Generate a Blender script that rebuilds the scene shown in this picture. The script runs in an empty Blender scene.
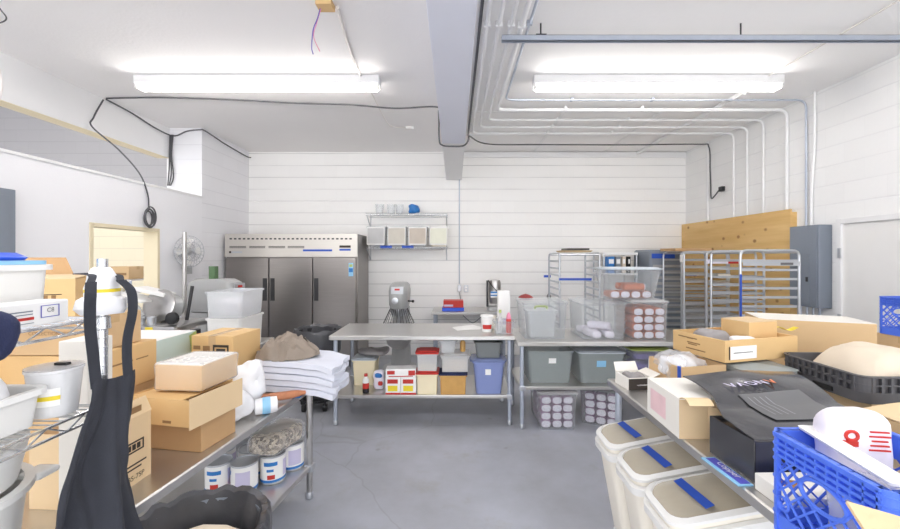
import bpy, math, random
from mathutils import Vector, Matrix, noise
random.seed(7)
PI = math.pi
SC = bpy.context.scene
COL = SC.collection
CAMH = 1.68

# ------------------------------------------------------------------ colours and materials
def lin(c):
    return tuple(((v/255)/12.92 if v/255 <= .04045 else ((v/255+.055)/1.055)**2.4) for v in c)
MATS = {}
def newmat(name):
    m = bpy.data.materials.new(name); m.use_nodes = True
    nt = m.node_tree; nt.nodes.clear()
    out = nt.nodes.new('ShaderNodeOutputMaterial')
    return m, nt, out
def N(nt, t, **kw):
    n = nt.nodes.new(t)
    for k, v in kw.items():
        if k.startswith('i_'): n.inputs[k[2:].replace('_', ' ')].default_value = v
        else: setattr(n, k, v)
    return n
def L(nt, a, b): nt.links.new(a, b)
def pbr(name, rgb, rough=.5, metal=0, var=.0, scale=6, bump=0, bscale=60, spec=.5, stretch=None, trans=0):
    """principled surface with procedural tone variation and grain"""
    m, nt, out = newmat(name)
    b = N(nt, 'ShaderNodeBsdfPrincipled')
    b.inputs['Roughness'].default_value = rough; b.inputs['Metallic'].default_value = metal
    b.inputs['Specular IOR Level'].default_value = spec
    c = lin(rgb)
    tc = N(nt, 'ShaderNodeTexCoord')
    mp = N(nt, 'ShaderNodeMapping')
    if stretch: mp.inputs['Scale'].default_value = stretch
    L(nt, tc.outputs['Object'], mp.inputs['Vector'])
    nz = N(nt, 'ShaderNodeTexNoise'); nz.inputs['Scale'].default_value = scale; nz.inputs['Detail'].default_value = 4
    L(nt, mp.outputs[0], nz.inputs['Vector'])
    mx = N(nt, 'ShaderNodeMix', data_type='RGBA')
    mx.inputs[6].default_value = (*[v*(1-var) for v in c], 1); mx.inputs[7].default_value = (*[min(1, v*(1+var)) for v in c], 1)
    L(nt, nz.outputs['Fac'], mx.inputs[0]); L(nt, mx.outputs[2], b.inputs['Base Color'])
    if bump:
        n2 = N(nt, 'ShaderNodeTexNoise'); n2.inputs['Scale'].default_value = bscale; n2.inputs['Detail'].default_value = 3
        L(nt, mp.outputs[0], n2.inputs['Vector'])
        bp = N(nt, 'ShaderNodeBump'); bp.inputs['Strength'].default_value = bump; bp.inputs['Distance'].default_value = .01
        L(nt, n2.outputs['Fac'], bp.inputs['Height']); L(nt, bp.outputs[0], b.inputs['Normal'])
    L(nt, b.outputs[0], out.inputs[0])
    MATS[name] = m; return m
def clear(name, rgb, op=.25, rough=.2):
    """thin see-through plastic: part transparent, part milky gloss"""
    m, nt, out = newmat(name)
    b = N(nt, 'ShaderNodeBsdfPrincipled'); b.inputs['Base Color'].default_value = (*lin(rgb), 1); b.inputs['Roughness'].default_value = rough
    t = N(nt, 'ShaderNodeBsdfTransparent'); t.inputs[0].default_value = (.97, .975, .98, 1)
    lw = N(nt, 'ShaderNodeLayerWeight'); lw.inputs[0].default_value = .3
    mr = N(nt, 'ShaderNodeMapRange'); mr.inputs[3].default_value = op; mr.inputs[4].default_value = min(1, op+.35)
    L(nt, lw.outputs['Facing'], mr.inputs[0])
    nz = N(nt, 'ShaderNodeTexNoise'); nz.inputs['Scale'].default_value = 9
    ad = N(nt, 'ShaderNodeMath', operation='MULTIPLY_ADD'); ad.inputs[1].default_value = .04; L(nt, nz.outputs['Fac'], ad.inputs[0]); L(nt, mr.outputs[0], ad.inputs[2])
    mx = N(nt, 'ShaderNodeMixShader'); L(nt, ad.outputs[0], mx.inputs[0]); L(nt, t.outputs[0], mx.inputs[1]); L(nt, b.outputs[0], mx.inputs[2])
    L(nt, mx.outputs[0], out.inputs[0]); MATS[name] = m; return m
def emit(name, rgb, s):
    m, nt, out = newmat(name)
    e = N(nt, 'ShaderNodeEmission'); e.inputs[0].default_value = (*lin(rgb), 1); e.inputs[1].default_value = s
    L(nt, e.outputs[0], out.inputs[0]); MATS[name] = m; return m
def block(name, rgb, axis, jm=.72, jv=.9, bump=.25, split=None, rgb2=None, off=0.0):
    """painted concrete block: bed joints each 203 mm, faint head joints"""
    m, nt, out = newmat(name)
    b = N(nt, 'ShaderNodeBsdfPrincipled'); b.inputs['Roughness'].default_value = .55; b.inputs['Specular IOR Level'].default_value = .3
    g = N(nt, 'ShaderNodeNewGeometry'); sx = N(nt, 'ShaderNodeSeparateXYZ'); L(nt, g.outputs['Position'], sx.inputs[0])
    cb = N(nt, 'ShaderNodeCombineXYZ'); L(nt, sx.outputs[axis], cb.inputs[0])
    zo = N(nt, 'ShaderNodeMath', operation='ADD'); zo.inputs[1].default_value = off; L(nt, sx.outputs[2], zo.inputs[0])
    L(nt, zo.outputs[0], cb.inputs[1])
    def brick(mortar, w, h):
        t = N(nt, 'ShaderNodeTexBrick'); t.inputs['Scale'].default_value = 1
        t.inputs['Brick Width'].default_value = w; t.inputs['Row Height'].default_value = h
        t.inputs['Mortar Size'].default_value = mortar; t.inputs['Mortar Smooth'].default_value = .4
        t.inputs['Color1'].default_value = (1, 1, 1, 1); t.inputs['Color2'].default_value = (.975, .975, .975, 1); t.inputs['Mortar'].default_value = (jv, jv, jv, 1)
        L(nt, cb.outputs[0], t.inputs['Vector']); return t
    t1 = brick(.004, .406, .203)
    # bed joints, stronger than the head joints and broken by a noise
    dv = N(nt, 'ShaderNodeMath', operation='DIVIDE'); dv.inputs[1].default_value = .203; L(nt, zo.outputs[0], dv.inputs[0])
    fr = N(nt, 'ShaderNodeMath', operation='FRACT'); L(nt, dv.outputs[0], fr.inputs[0])
    pp = N(nt, 'ShaderNodeMath', operation='PINGPONG'); pp.inputs[1].default_value = .5; L(nt, fr.outputs[0], pp.inputs[0])
    mr = N(nt, 'ShaderNodeMapRange'); mr.inputs[1].default_value = .012; mr.inputs[2].default_value = .045; mr.inputs[3].default_value = 1; mr.inputs[4].default_value = 0
    L(nt, pp.outputs[0], mr.inputs[0])
    mp = N(nt, 'ShaderNodeMapping'); mp.inputs['Scale'].default_value = (.7, .7, 5); L(nt, g.outputs['Position'], mp.inputs[0])
    nz = N(nt, 'ShaderNodeTexNoise'); nz.inputs['Scale'].default_value = 1.3; L(nt, mp.outputs[0], nz.inputs['Vector'])
    r2 = N(nt, 'ShaderNodeMapRange'); r2.inputs[1].default_value = .3; r2.inputs[2].default_value = .65; r2.inputs[3].default_value = .15; L(nt, nz.outputs['Fac'], r2.inputs[0])
    mu = N(nt, 'ShaderNodeMath', operation='MULTIPLY'); L(nt, mr.outputs[0], mu.inputs[0]); L(nt, r2.outputs[0], mu.inputs[1])
    c = lin(rgb)
    base = N(nt, 'ShaderNodeMix', data_type='RGBA', blend_type='MULTIPLY'); base.inputs[0].default_value = 1
    base.inputs[6].default_value = (*c, 1); L(nt, t1.outputs['Color'], base.inputs[7])
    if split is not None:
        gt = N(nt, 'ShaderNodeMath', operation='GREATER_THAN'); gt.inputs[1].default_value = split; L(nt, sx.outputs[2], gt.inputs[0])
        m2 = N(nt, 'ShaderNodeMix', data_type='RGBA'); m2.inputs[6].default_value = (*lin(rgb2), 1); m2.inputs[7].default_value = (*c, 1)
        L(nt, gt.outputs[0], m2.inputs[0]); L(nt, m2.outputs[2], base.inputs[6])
    dk = N(nt, 'ShaderNodeMix', data_type='RGBA', blend_type='MULTIPLY'); dk.inputs[7].default_value = (jm, jm, jm*1.01, 1)
    L(nt, mu.outputs[0], dk.inputs[0]); L(nt, base.outputs[2], dk.inputs[6]); L(nt, dk.outputs[2], b.inputs['Base Color'])
    n3 = N(nt, 'ShaderNodeTexNoise'); n3.inputs['Scale'].default_value = 25; n3.inputs['Detail'].default_value = 4; L(nt, g.outputs['Position'], n3.inputs['Vector'])
    sb = N(nt, 'ShaderNodeMath', operation='SUBTRACT'); sb.inputs[1].default_value = 0
    h = N(nt, 'ShaderNodeMath', operation='MULTIPLY_ADD'); h.inputs[1].default_value = -1.2; L(nt, mu.outputs[0], h.inputs[0]); L(nt, n3.outputs['Fac'], h.inputs[2])
    bp = N(nt, 'ShaderNodeBump'); bp.inputs['Strength'].default_value = bump; bp.inputs['Distance'].default_value = .006
    L(nt, h.outputs[0], bp.inputs['Height']); L(nt, bp.outputs[0], b.inputs['Normal'])
    L(nt, b.outputs[0], out.inputs[0]); MATS[name] = m; return m
def floor_mat():
    m, nt, out = newmat('painted_concrete')
    b = N(nt, 'ShaderNodeBsdfPrincipled'); b.inputs['Specular IOR Level'].default_value = .45
    g = N(nt, 'ShaderNodeNewGeometry')
    n1 = N(nt, 'ShaderNodeTexNoise'); n1.inputs['Scale'].default_value = 1.1; n1.inputs['Detail'].default_value = 7; n1.inputs['Roughness'].default_value = .6; L(nt, g.outputs['Position'], n1.inputs['Vector'])
    cr = N(nt, 'ShaderNodeValToRGB'); e = cr.color_ramp.elements
    e[0].position = .3; e[0].color = (*lin((152, 153, 158)), 1); e[1].position = .72; e[1].color = (*lin((182, 186, 197)), 1)
    L(nt, n1.outputs['Fac'], cr.inputs[0])
    # worn warm patches
    n2 = N(nt, 'ShaderNodeTexNoise'); n2.inputs['Scale'].default_value = 2.3; n2.inputs['Detail'].default_value = 8; n2.inputs['Roughness'].default_value = .7; L(nt, g.outputs['Position'], n2.inputs['Vector'])
    r = N(nt, 'ShaderNodeMapRange'); r.inputs[1].default_value = .56; r.inputs[2].default_value = .72; r.inputs[4].default_value = .55; L(nt, n2.outputs['Fac'], r.inputs[0])
    mx = N(nt, 'ShaderNodeMix', data_type='RGBA'); mx.inputs[7].default_value = (*lin((156, 152, 145)), 1); L(nt, r.outputs[0], mx.inputs[0]); L(nt, cr.outputs[0], mx.inputs[6])
    # hairline cracks
    wp = N(nt, 'ShaderNodeTexNoise'); wp.inputs['Scale'].default_value = 3; L(nt, g.outputs['Position'], wp.inputs['Vector'])
    ad = N(nt, 'ShaderNodeVectorMath', operation='MULTIPLY_ADD'); ad.inputs[1].default_value = (.16, .16, 0); L(nt, wp.outputs['Color'], ad.inputs[0]); L(nt, g.outputs['Position'], ad.inputs[2])
    vo = N(nt, 'ShaderNodeTexVoronoi', feature='DISTANCE_TO_EDGE'); vo.inputs['Scale'].default_value = .42; L(nt, ad.outputs[0], vo.inputs['Vector'])
    ck = N(nt, 'ShaderNodeMapRange'); ck.inputs[1].default_value = .001; ck.inputs[2].default_value = .0035; ck.inputs[3].default_value = .2; ck.inputs[4].default_value = 0; L(nt, vo.outputs[0], ck.inputs[0])
    m2 = N(nt, 'ShaderNodeMix', data_type='RGBA'); m2.inputs[7].default_value = (*lin((112, 108, 104)), 1); L(nt, ck.outputs[0], m2.inputs[0]); L(nt, mx.outputs[2], m2.inputs[6])
    # small spots of wear
    sp = N(nt, 'ShaderNodeTexVoronoi'); sp.inputs['Scale'].default_value = 2.6; L(nt, ad.outputs[0], sp.inputs['Vector'])
    s2 = N(nt, 'ShaderNodeMapRange'); s2.inputs[1].default_value = .03; s2.inputs[2].default_value = .07; s2.inputs[3].default_value = .4; s2.inputs[4].default_value = 0; L(nt, sp.outputs[0], s2.inputs[0])
    m3 = N(nt, 'ShaderNodeMix', data_type='RGBA'); m3.inputs[7].default_value = (*lin((128, 126, 124)), 1); L(nt, s2.outputs[0], m3.inputs[0]); L(nt, m2.outputs[2], m3.inputs[6])
    L(nt, m3.outputs[2], b.inputs['Base Color'])
    rr_ = N(nt, 'ShaderNodeMapRange'); rr_.inputs[3].default_value = .3; rr_.inputs[4].default_value = .55; L(nt, n2.outputs['Fac'], rr_.inputs[0]); L(nt, rr_.outputs[0], b.inputs['Roughness'])
    L(nt, b.outputs[0], out.inputs[0]); MATS['floor'] = m
def ply_mat():
    m, nt, out = newmat('knotty_plywood')
    b = N(nt, 'ShaderNodeBsdfPrincipled'); b.inputs['Roughness'].default_value = .6
    g = N(nt, 'ShaderNodeNewGeometry'); mp = N(nt, 'ShaderNodeMapping'); mp.inputs['Scale'].default_value = (1, .25, 3); L(nt, g.outputs['Position'], mp.inputs[0])
    n1 = N(nt, 'ShaderNodeTexNoise'); n1.inputs['Scale'].default_value = 4; n1.inputs['Detail'].default_value = 6; L(nt, mp.outputs[0], n1.inputs['Vector'])
    cr = N(nt, 'ShaderNodeValToRGB'); e = cr.color_ramp.elements; e[0].position = .3; e[0].color = (*lin((214, 172, 106)), 1); e[1].position = .75; e[1].color = (*lin((238, 204, 142)), 1)
    L(nt, n1.outputs['Fac'], cr.inputs[0])
    m2p = N(nt, 'ShaderNodeMapping'); m2p.inputs['Scale'].default_value = (0, 1, 1.3); L(nt, g.outputs['Position'], m2p.inputs[0])
    vo = N(nt, 'ShaderNodeTexVoronoi'); vo.inputs['Scale'].default_value = 5.2; L(nt, m2p.outputs[0], vo.inputs['Vector'])
    k = N(nt, 'ShaderNodeMapRange'); k.inputs[1].default_value = .09; k.inputs[2].default_value = .2; k.inputs[3].default_value = .85; k.inputs[4].default_value = 0; L(nt, vo.outputs[0], k.inputs[0])
    mx = N(nt, 'ShaderNodeMix', data_type='RGBA'); mx.inputs[7].default_value = (*lin((150, 95, 45)), 1); L(nt, k.outputs[0], mx.inputs[0]); L(nt, cr.outputs[0], mx.inputs[6])
    L(nt, mx.outputs[2], b.inputs['Base Color']); L(nt, b.outputs[0], out.inputs[0]); MATS['ply'] = m

block('block_back', (251, 250, 248), 0, jm=.62, jv=.965)
block('block_side', (243, 243, 246), 1, jm=.88, jv=.95, bump=.2)
block('block_right', (246, 246, 245), 1, jm=.93, jv=.97, bump=.3)
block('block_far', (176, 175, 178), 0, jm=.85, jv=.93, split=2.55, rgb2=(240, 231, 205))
floor_mat(); ply_mat()
pbr('ceil', (246, 244, 243), .7, var=.03, scale=1.2, bump=.15, bscale=40)
pbr('ceil_right', (248, 247, 246), .6, var=.03, scale=1.2, bump=.1, bscale=30)
pbr('drywall', (244, 244, 247), .6, var=.015, scale=1.5, bump=.1, bscale=80)
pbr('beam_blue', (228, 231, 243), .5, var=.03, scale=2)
pbr('white_paint', (240, 240, 240), .45, var=.02)
pbr('cream_trim', (235, 222, 190), .5, var=.03)
pbr('steel', (196, 194, 192), .32, 1, var=.06, scale=8, stretch=(1, 6, 6))
pbr('steel_top', (205, 203, 200), .3, .85, var=.06, scale=5, stretch=(1, 1, 1))
pbr('galv', (190, 197, 210), .38, .55, var=.1, scale=14)
pbr('brushed', (150, 145, 142), .34, 1, var=.08, scale=4, stretch=(1, 1, 26))
pbr('brushed_lite', (212, 207, 200), .38, .75, var=.05, scale=4, stretch=(1, 1, 20))
pbr('chrome', (222, 224, 227), .22, .85, var=.03)
pbr('alu', (200, 203, 208), .34, .8, var=.05)
pbr('iron', (70, 70, 72), .5, .6, var=.1)
pbr('mixgrey', (172, 173, 173), .4, .1, var=.05)
pbr('panelgrey', (134, 142, 153), .5, .1, var=.04)
pbr('black', (28, 28, 30), .5, var=.1)
pbr('rubber', (40, 40, 42), .7, var=.1)
pbr('cable', (84, 84, 88), .55, var=.1)
pbr('whitecable', (225, 220, 215), .5)
pbr('apron', (50, 52, 60), .85, var=.25, scale=14, bump=.15, bscale=300)
pbr('navy', (38, 46, 82), .8, var=.25, scale=10, bump=.2, bscale=200)
pbr('card', (212, 180, 137), .75, var=.06, scale=5, bump=.06, bscale=90)
pbr('card_lite', (224, 197, 157), .75, var=.05, scale=5, bump=.06, bscale=90)
pbr('card_dark', (192, 155, 112), .78, var=.08, scale=5, bump=.06, bscale=90)
pbr('card_gold', (222, 186, 132), .7, var=.06, scale=5, bump=.05, bscale=90)
pbr('kraft_white', (240, 236, 228), .6, var=.03, scale=5)
pbr('ink', (150, 116, 78), .8, var=.2, scale=30)
pbr('inkdark', (55, 48, 44), .8, var=.2, scale=30)
pbr('tape_tan', (205, 172, 128), .25, var=.06)
pbr('bluetape', (44, 86, 190), .6, var=.08, scale=20)
pbr('paper', (246, 245, 243), .6, var=.02)
pbr('white_plastic', (240, 239, 236), .35, var=.02)
pbr('cream_plastic', (247, 241, 228), .4, var=.03)
pbr('cream_food', (243, 230, 196), .6, var=.05)
pbr('red', (196, 50, 42), .45, var=.08)
pbr('maroon', (140, 48, 48), .4, var=.1)
pbr('orange', (226, 120, 60), .5, var=.12, scale=20)
pbr('amber', (206, 160, 92), .35, var=.15, scale=15)
pbr('pink', (236, 150, 178), .6, var=.2, scale=10)
pbr('pinkfade', (240, 205, 208), .6, var=.16, scale=14)
pbr('yellow', (236, 212, 50), .5, var=.06)
pbr('green', (90, 120, 84), .5, var=.1)
pbr('palegreen', (206, 226, 222), .45, var=.03)
pbr('lime', (180, 196, 110), .45, var=.06)
pbr('blue', (52, 92, 210), .42, var=.06, scale=10)
pbr('crateblue', (84, 122, 234), .42, var=.06, scale=12)
pbr('labelblue', (44, 122, 196), .45, var=.05)
pbr('binblue', (134, 148, 198), .4, var=.06)
pbr('purple', (112, 96, 176), .55, var=.25, scale=16)
pbr('lilac', (206, 200, 226), .45, var=.06, scale=12)
pbr('packwhite', (236, 231, 242), .4, var=.03)
pbr('packorange', (206, 112, 72), .45, var=.3, scale=22)
pbr('packmauve', (164, 120, 160), .45, var=.35, scale=20)
pbr('glossblack', (96, 96, 100), .14, .6, var=.25, scale=4, bump=.4, bscale=6)
pbr('cardgrey', (104, 104, 106), .5, var=.06)
pbr('darktray', (88, 88, 92), .5, var=.1, scale=12)
pbr('linen', (224, 210, 190), .8, var=.05, scale=6, bump=.15, bscale=40)
pbr('towel', (222, 225, 236), .9, var=.04, scale=9, bump=.25, bscale=200)
pbr('taupe', (146, 134, 122), .9, var=.2, scale=10, bump=.25, bscale=150)
pbr('liner', (74, 74, 78), .3, var=.3, scale=9, bump=.5, bscale=16)
pbr('nuts_', (160, 138, 110), .5, var=.95, scale=45, bump=.9, bscale=80)
pbr('sausage', (192, 126, 88), .5, var=.3, scale=25, bump=.3, bscale=40)
pbr('greybag', (150, 146, 146), .5, var=.12, scale=12, bump=.4, bscale=18)
pbr('whitebag', (244, 244, 246), .35, var=.03, scale=8, bump=.35, bscale=22)
pbr('navyblack', (38, 42, 66), .4, var=.1)
pbr('skyblue', (150, 205, 240), .4, var=.05)
pbr('indigo', (84, 84, 186), .4, var=.12, scale=20)
pbr('stain', (168, 120, 62), .6, var=.15)
pbr('coin', (100, 104, 108), .5, .4)
pbr('bingrey', (190, 190, 190), .35, var=.12, scale=9)
pbr('binbeige', (206, 200, 188), .35, var=.12, scale=9)
pbr('binbrown', (196, 184, 170), .35, var=.14, scale=9)
pbr('binpale', (228, 228, 210), .35, var=.08, scale=9)
pbr('cardline', (150, 150, 154), .5)
pbr('binlid', (198, 206, 214), .3, var=.04)
pbr('darkbin', (126, 130, 130), .35, var=.06)
def nuts_mat():
    m, nt, out = newmat('chopped_nuts'); b = N(nt, 'ShaderNodeBsdfPrincipled'); b.inputs['Roughness'].default_value = .5
    tc = N(nt, 'ShaderNodeTexCoord'); vo = N(nt, 'ShaderNodeTexVoronoi'); vo.inputs['Scale'].default_value = 48; L(nt, tc.outputs['Object'], vo.inputs['Vector'])
    sp = N(nt, 'ShaderNodeSeparateColor'); L(nt, vo.outputs['Color'], sp.inputs[0]); cr = N(nt, 'ShaderNodeValToRGB'); e = cr.color_ramp.elements
    e[0].position = .1; e[0].color = (*lin((96, 76, 56)), 1); e[1].position = .9; e[1].color = (*lin((222, 206, 180)), 1); L(nt, sp.outputs[0], cr.inputs[0]); L(nt, cr.outputs[0], b.inputs['Base Color'])
    bp = N(nt, 'ShaderNodeBump'); bp.inputs['Strength'].default_value = .8; bp.inputs['Distance'].default_value = .01; bp.invert = True; L(nt, vo.outputs['Distance'], bp.inputs['Height']); L(nt, bp.outputs[0], b.inputs['Normal'])
    L(nt, b.outputs[0], out.inputs[0]); MATS['nuts'] = m
nuts_mat()
clear('clearbin', (232, 235, 236), .07)
clear('greybin', (176, 184, 184), .5)
clear('milky', (238, 240, 241), .38)
clear('film', (242, 242, 244), .22, .12)
clear('film_thin', (244, 244, 246), .14, .1)
clear('frost', (248, 248, 249), .66, .25)
clear('lidclear', (240, 230, 210), .35, .12)
clear('bluebin', (150, 165, 215), .6)
emit('tube', (255, 250, 246), 19.0)
MT = MATS

# ------------------------------------------------------------------ mesh builder
class M:
    def __init__(s): s.v = []; s.f = []; s.m = []; s.k = 0
    def mat(s, k): s.k = k; return s
    def add(s, vs, fs):
        b = len(s.v); s.v += [tuple(v) for v in vs]
        for f in fs: s.f.append([b+i for i in f]); s.m.append(s.k)
        return s
    def box(s, x0, x1, y0, y1, z0, z1, T=None):
        vs = [Vector((x, y, z)) for z in (z0, z1) for y in (y0, y1) for x in (x0, x1)]
        if T: vs = [T @ v for v in vs]
        return s.add(vs, [(0, 2, 3, 1), (4, 5, 7, 6), (0, 1, 5, 4), (2, 6, 7, 3), (0, 4, 6, 2), (1, 3, 7, 5)])
    def cbox(s, c, d, T=None):
        return s.box(c[0]-d[0]/2, c[0]+d[0]/2, c[1]-d[1]/2, c[1]+d[1]/2, c[2]-d[2]/2, c[2]+d[2]/2, T)
    def loft(s, rings, cap0=True, cap1=True):
        n = len(rings[0]); b = len(s.v)
        for r in rings: s.v += [tuple(p) for p in r]
        for i in range(len(rings)-1):
            for j in range(n):
                k = (j+1) % n
                s.f.append([b+i*n+j, b+i*n+k, b+(i+1)*n+k, b+(i+1)*n+j]); s.m.append(s.k)
        if cap0: s.f.append([b+j for j in range(n)][::-1]); s.m.append(s.k)
        if cap1: s.f.append([b+(len(rings)-1)*n+j for j in range(n)]); s.m.append(s.k)
        return s
    def lathe(s, prof, c=(0, 0, 0), n=24, cap0=True, cap1=True, T=None):
        rings = [[(c[0]+r*math.cos(2*PI*j/n), c[1]+r*math.sin(2*PI*j/n), c[2]+z) for j in range(n)] for r, z in prof]
        if T: rings = [[T @ Vector(p) for p in r] for r in rings]
        return s.loft(rings, cap0, cap1)
    def tube(s, pts, r, n=8, closed=False, rad=None):
        pts = [Vector(p) for p in pts]; rings = []; up = None
        for i, p in enumerate(pts):
            a = pts[i-1] if (i or closed) else p; c = pts[(i+1) % len(pts)] if (i < len(pts)-1 or closed) else p
            t = (c-a)
            t = t.normalized() if t.length > 1e-9 else Vector((0, 0, 1))
            if up is None: up = t.orthogonal().normalized()
            u = up-t*up.dot(t)
            u = u.normalized() if u.length > 1e-6 else t.orthogonal().normalized()
            up = u; w = t.cross(u); R = rad(i/(len(pts)-1)) if rad else r
            rings.append([p+u*(R*math.cos(2*PI*j/n))+w*(R*math.sin(2*PI*j/n)) for j in range(n)])
        if closed: rings.append(rings[0]); return s.loft(rings, False, False)
        return s.loft(rings)
    def grid(s, fn, nu, nv, th=0.0):
        P = [[Vector(fn(i/nu, j/nv)) for j in range(nv+1)] for i in range(nu+1)]
        b = len(s.v); W = nv+1
        for r in P: s.v += [tuple(p) for p in r]
        for i in range(nu):
            for j in range(nv):
                s.f.append([b+i*W+j, b+(i+1)*W+j, b+(i+1)*W+j+1, b+i*W+j+1]); s.m.append(s.k)
        if th:
            b2 = len(s.v)
            for i in range(nu+1):
                for j in range(nv+1):
                    du = P[min(i+1, nu)][j]-P[max(i-1, 0)][j]; dv = P[i][min(j+1, nv)]-P[i][max(j-1, 0)]
                    nn = du.cross(dv); nn = nn.normalized() if nn.length > 1e-9 else Vector((0, 0, 1))
                    s.v.append(tuple(P[i][j]-nn*th))
            for i in range(nu):
                for j in range(nv):
                    s.f.append([b2+i*W+j, b2+i*W+j+1, b2+(i+1)*W+j+1, b2+(i+1)*W+j]); s.m.append(s.k)
            edge = [(i, 0) for i in range(nu)]+[(nu, j) for j in range(nv)]+[(i, nv) for i in range(nu, 0, -1)]+[(0, j) for j in range(nv, 0, -1)]
            for q, (i, j) in enumerate(edge):
                i2, j2 = edge[(q+1) % len(edge)]
                s.f.append([b+i*W+j, b2+i*W+j, b2+i2*W+j2, b+i2*W+j2]); s.m.append(s.k)
        return s
    def blob(s, c, d, e=.6, amp=.0, sc=6, nu=28, nv=16, floor=True, seed=0):
        """soft lump: a super-ellipsoid roughened by noise, flattened where it lies"""
        def pw(x, p): return math.copysign(abs(x)**p, x)
        rings = []
        for j in range(1, nv):
            ph = -PI/2+PI*j/nv; r = []
            for i in range(nu):
                th = 2*PI*i/nu
                q = Vector((pw(math.cos(th), e)*pw(math.cos(ph), e), pw(math.sin(th), e)*pw(math.cos(ph), e), pw(math.sin(ph), e)))
                p = Vector((q.x*d[0]/2, q.y*d[1]/2, q.z*d[2]/2))
                n1 = noise.noise(p*sc+Vector((seed*7.3, seed*3.1, 1.7)))+.5*noise.noise(p*sc*2.3+Vector((seed, 5, 9)))
                p = p+q.normalized()*(amp*n1)
                if floor: p.z = max(p.z, -d[2]/2+.0)
                r.append(Vector(c)+p)
            rings.append(r)
        return s.loft(rings)
    def build(s, name, mats, parent=None, bevel=0, smooth=False, seg=2, sub=0):
        me = bpy.data.meshes.new(name); me.from_pydata(s.v, [], s.f); me.update()
        if not isinstance(mats, (list, tuple)): mats = [mats]
        for m in mats: me.materials.append(MT[m] if isinstance(m, str) else m)
        me.polygons.foreach_set('material_index', [min(k, len(mats)-1) for k in s.m])
        if smooth: me.polygons.foreach_set('use_smooth', [True]*len(s.f))
        me.update()
        o = bpy.data.objects.new(name, me); COL.objects.link(o)
        if parent: o.parent = parent
        if bevel:
            b = o.modifiers.new('bevel', 'BEVEL'); b.width = bevel; b.segments = seg; b.limit_method = 'ANGLE'; b.angle_limit = .7
        if sub:
            b = o.modifiers.new('sub', 'SUBSURF'); b.levels = sub; b.render_levels = sub
        if smooth:
            try: me.set_sharp_from_angle(angle=.7)
            except Exception: pass
        return o
def tag(o, label, cat, group=None, kind=None):
    o['label'] = label; o['category'] = cat
    if group: o['group'] = group
    if kind: o['kind'] = kind
    return o
def thing(name, label, cat, loc=(0, 0, 0), rot=0, group=None):
    o = bpy.data.objects.new(name, None); COL.objects.link(o); o.empty_display_size = .05
    o.location = loc; o.rotation_euler = (0, 0, rot); return tag(o, label, cat, group)
def struct(m, name, mat, **kw):
    o = m.build(name, mat, **kw); o['kind'] = 'structure'; return o
def copy_tree(o, parent=None, **kw):
    c = o.copy(); COL.objects.link(c)
    if parent: c.parent = parent
    for ch in list(o.children): copy_tree(ch, c)
    return c
def clone(o, label, loc, rot=None, group=None):
    c = copy_tree(o); c.location = loc; c['label'] = label
    if rot is not None: c.rotation_euler = (0, 0, rot)
    if group: c['group'] = group
    return c
def rr(w, d, r, z=0, n=4, c=(0, 0)):
    r = min(r, w/2-1e-4, d/2-1e-4); P = []
    for cx, cy, a in ((w/2-r, d/2-r, 0), (-w/2+r, d/2-r, PI/2), (-w/2+r, -d/2+r, PI), (w/2-r, -d/2+r, 3*PI/2)):
        for i in range(n+1):
            t = a+PI/2*i/n; P.append((c[0]+cx+r*math.cos(t), c[1]+cy+r*math.sin(t), z))
    return P
def bez(*ps, n=10):
    """smooth path through points (Catmull-Rom)"""
    ps = [Vector(p) for p in ps]; P = [ps[0]*2-ps[1]]+ps+[ps[-1]*2-ps[-2]]; out = []
    for i in range(1, len(P)-2):
        for k in range(n):
            t = k/n; a, b, c, d = P[i-1:i+3]
            out.append(.5*((2*b)+(c-a)*t+(2*a-5*b+4*c-d)*t*t+(3*b-a-3*c+d)*t**3))
    out.append(ps[-1]); return out
def elbow(ps, r=.08, n=5):
    """polyline with rounded corners"""
    ps = [Vector(p) for p in ps]; out = [ps[0]]
    for i in range(1, len(ps)-1):
        a = (ps[i-1]-ps[i]); b = (ps[i+1]-ps[i]); q = min(r, a.length*.45, b.length*.45)
        a = ps[i]+a.normalized()*q; b = ps[i]+b.normalized()*q
        for k in range(n+1):
            t = k/n; out.append((1-t)**2*a+2*t*(1-t)*ps[i]+t*t*b)
    out.append(ps[-1]); return out
# faces of a w x d x h box standing on its local origin
def face_frame(face, w, d, h):
    if face == '-y': return Vector((-w/2, -d/2, 0)), Vector((1, 0, 0)), Vector((0, 0, 1)), w, h
    if face == '+x': return Vector((w/2, -d/2, 0)), Vector((0, 1, 0)), Vector((0, 0, 1)), d, h
    if face == '-x': return Vector((-w/2, d/2, 0)), Vector((0, -1, 0)), Vector((0, 0, 1)), d, h
    return Vector((-w/2, -d/2, h)), Vector((1, 0, 0)), Vector((0, 1, 0)), w, d
def mark(m, face, w, d, h, u0, v0, u1, v1, k=1, e=.0012):
    """a printed patch lying on one face"""
    o, U, V, lu, lv = face_frame(face, w, d, h); n = U.cross(V); kk = m.k; m.k = k
    ps = [o+U*(lu*u)+V*(lv*v)+n*e for u, v in ((u0, v0), (u1, v0), (u1, v1), (u0, v1))]
    m.add(ps, [(0, 1, 2, 3)]); m.k = kk
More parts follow.
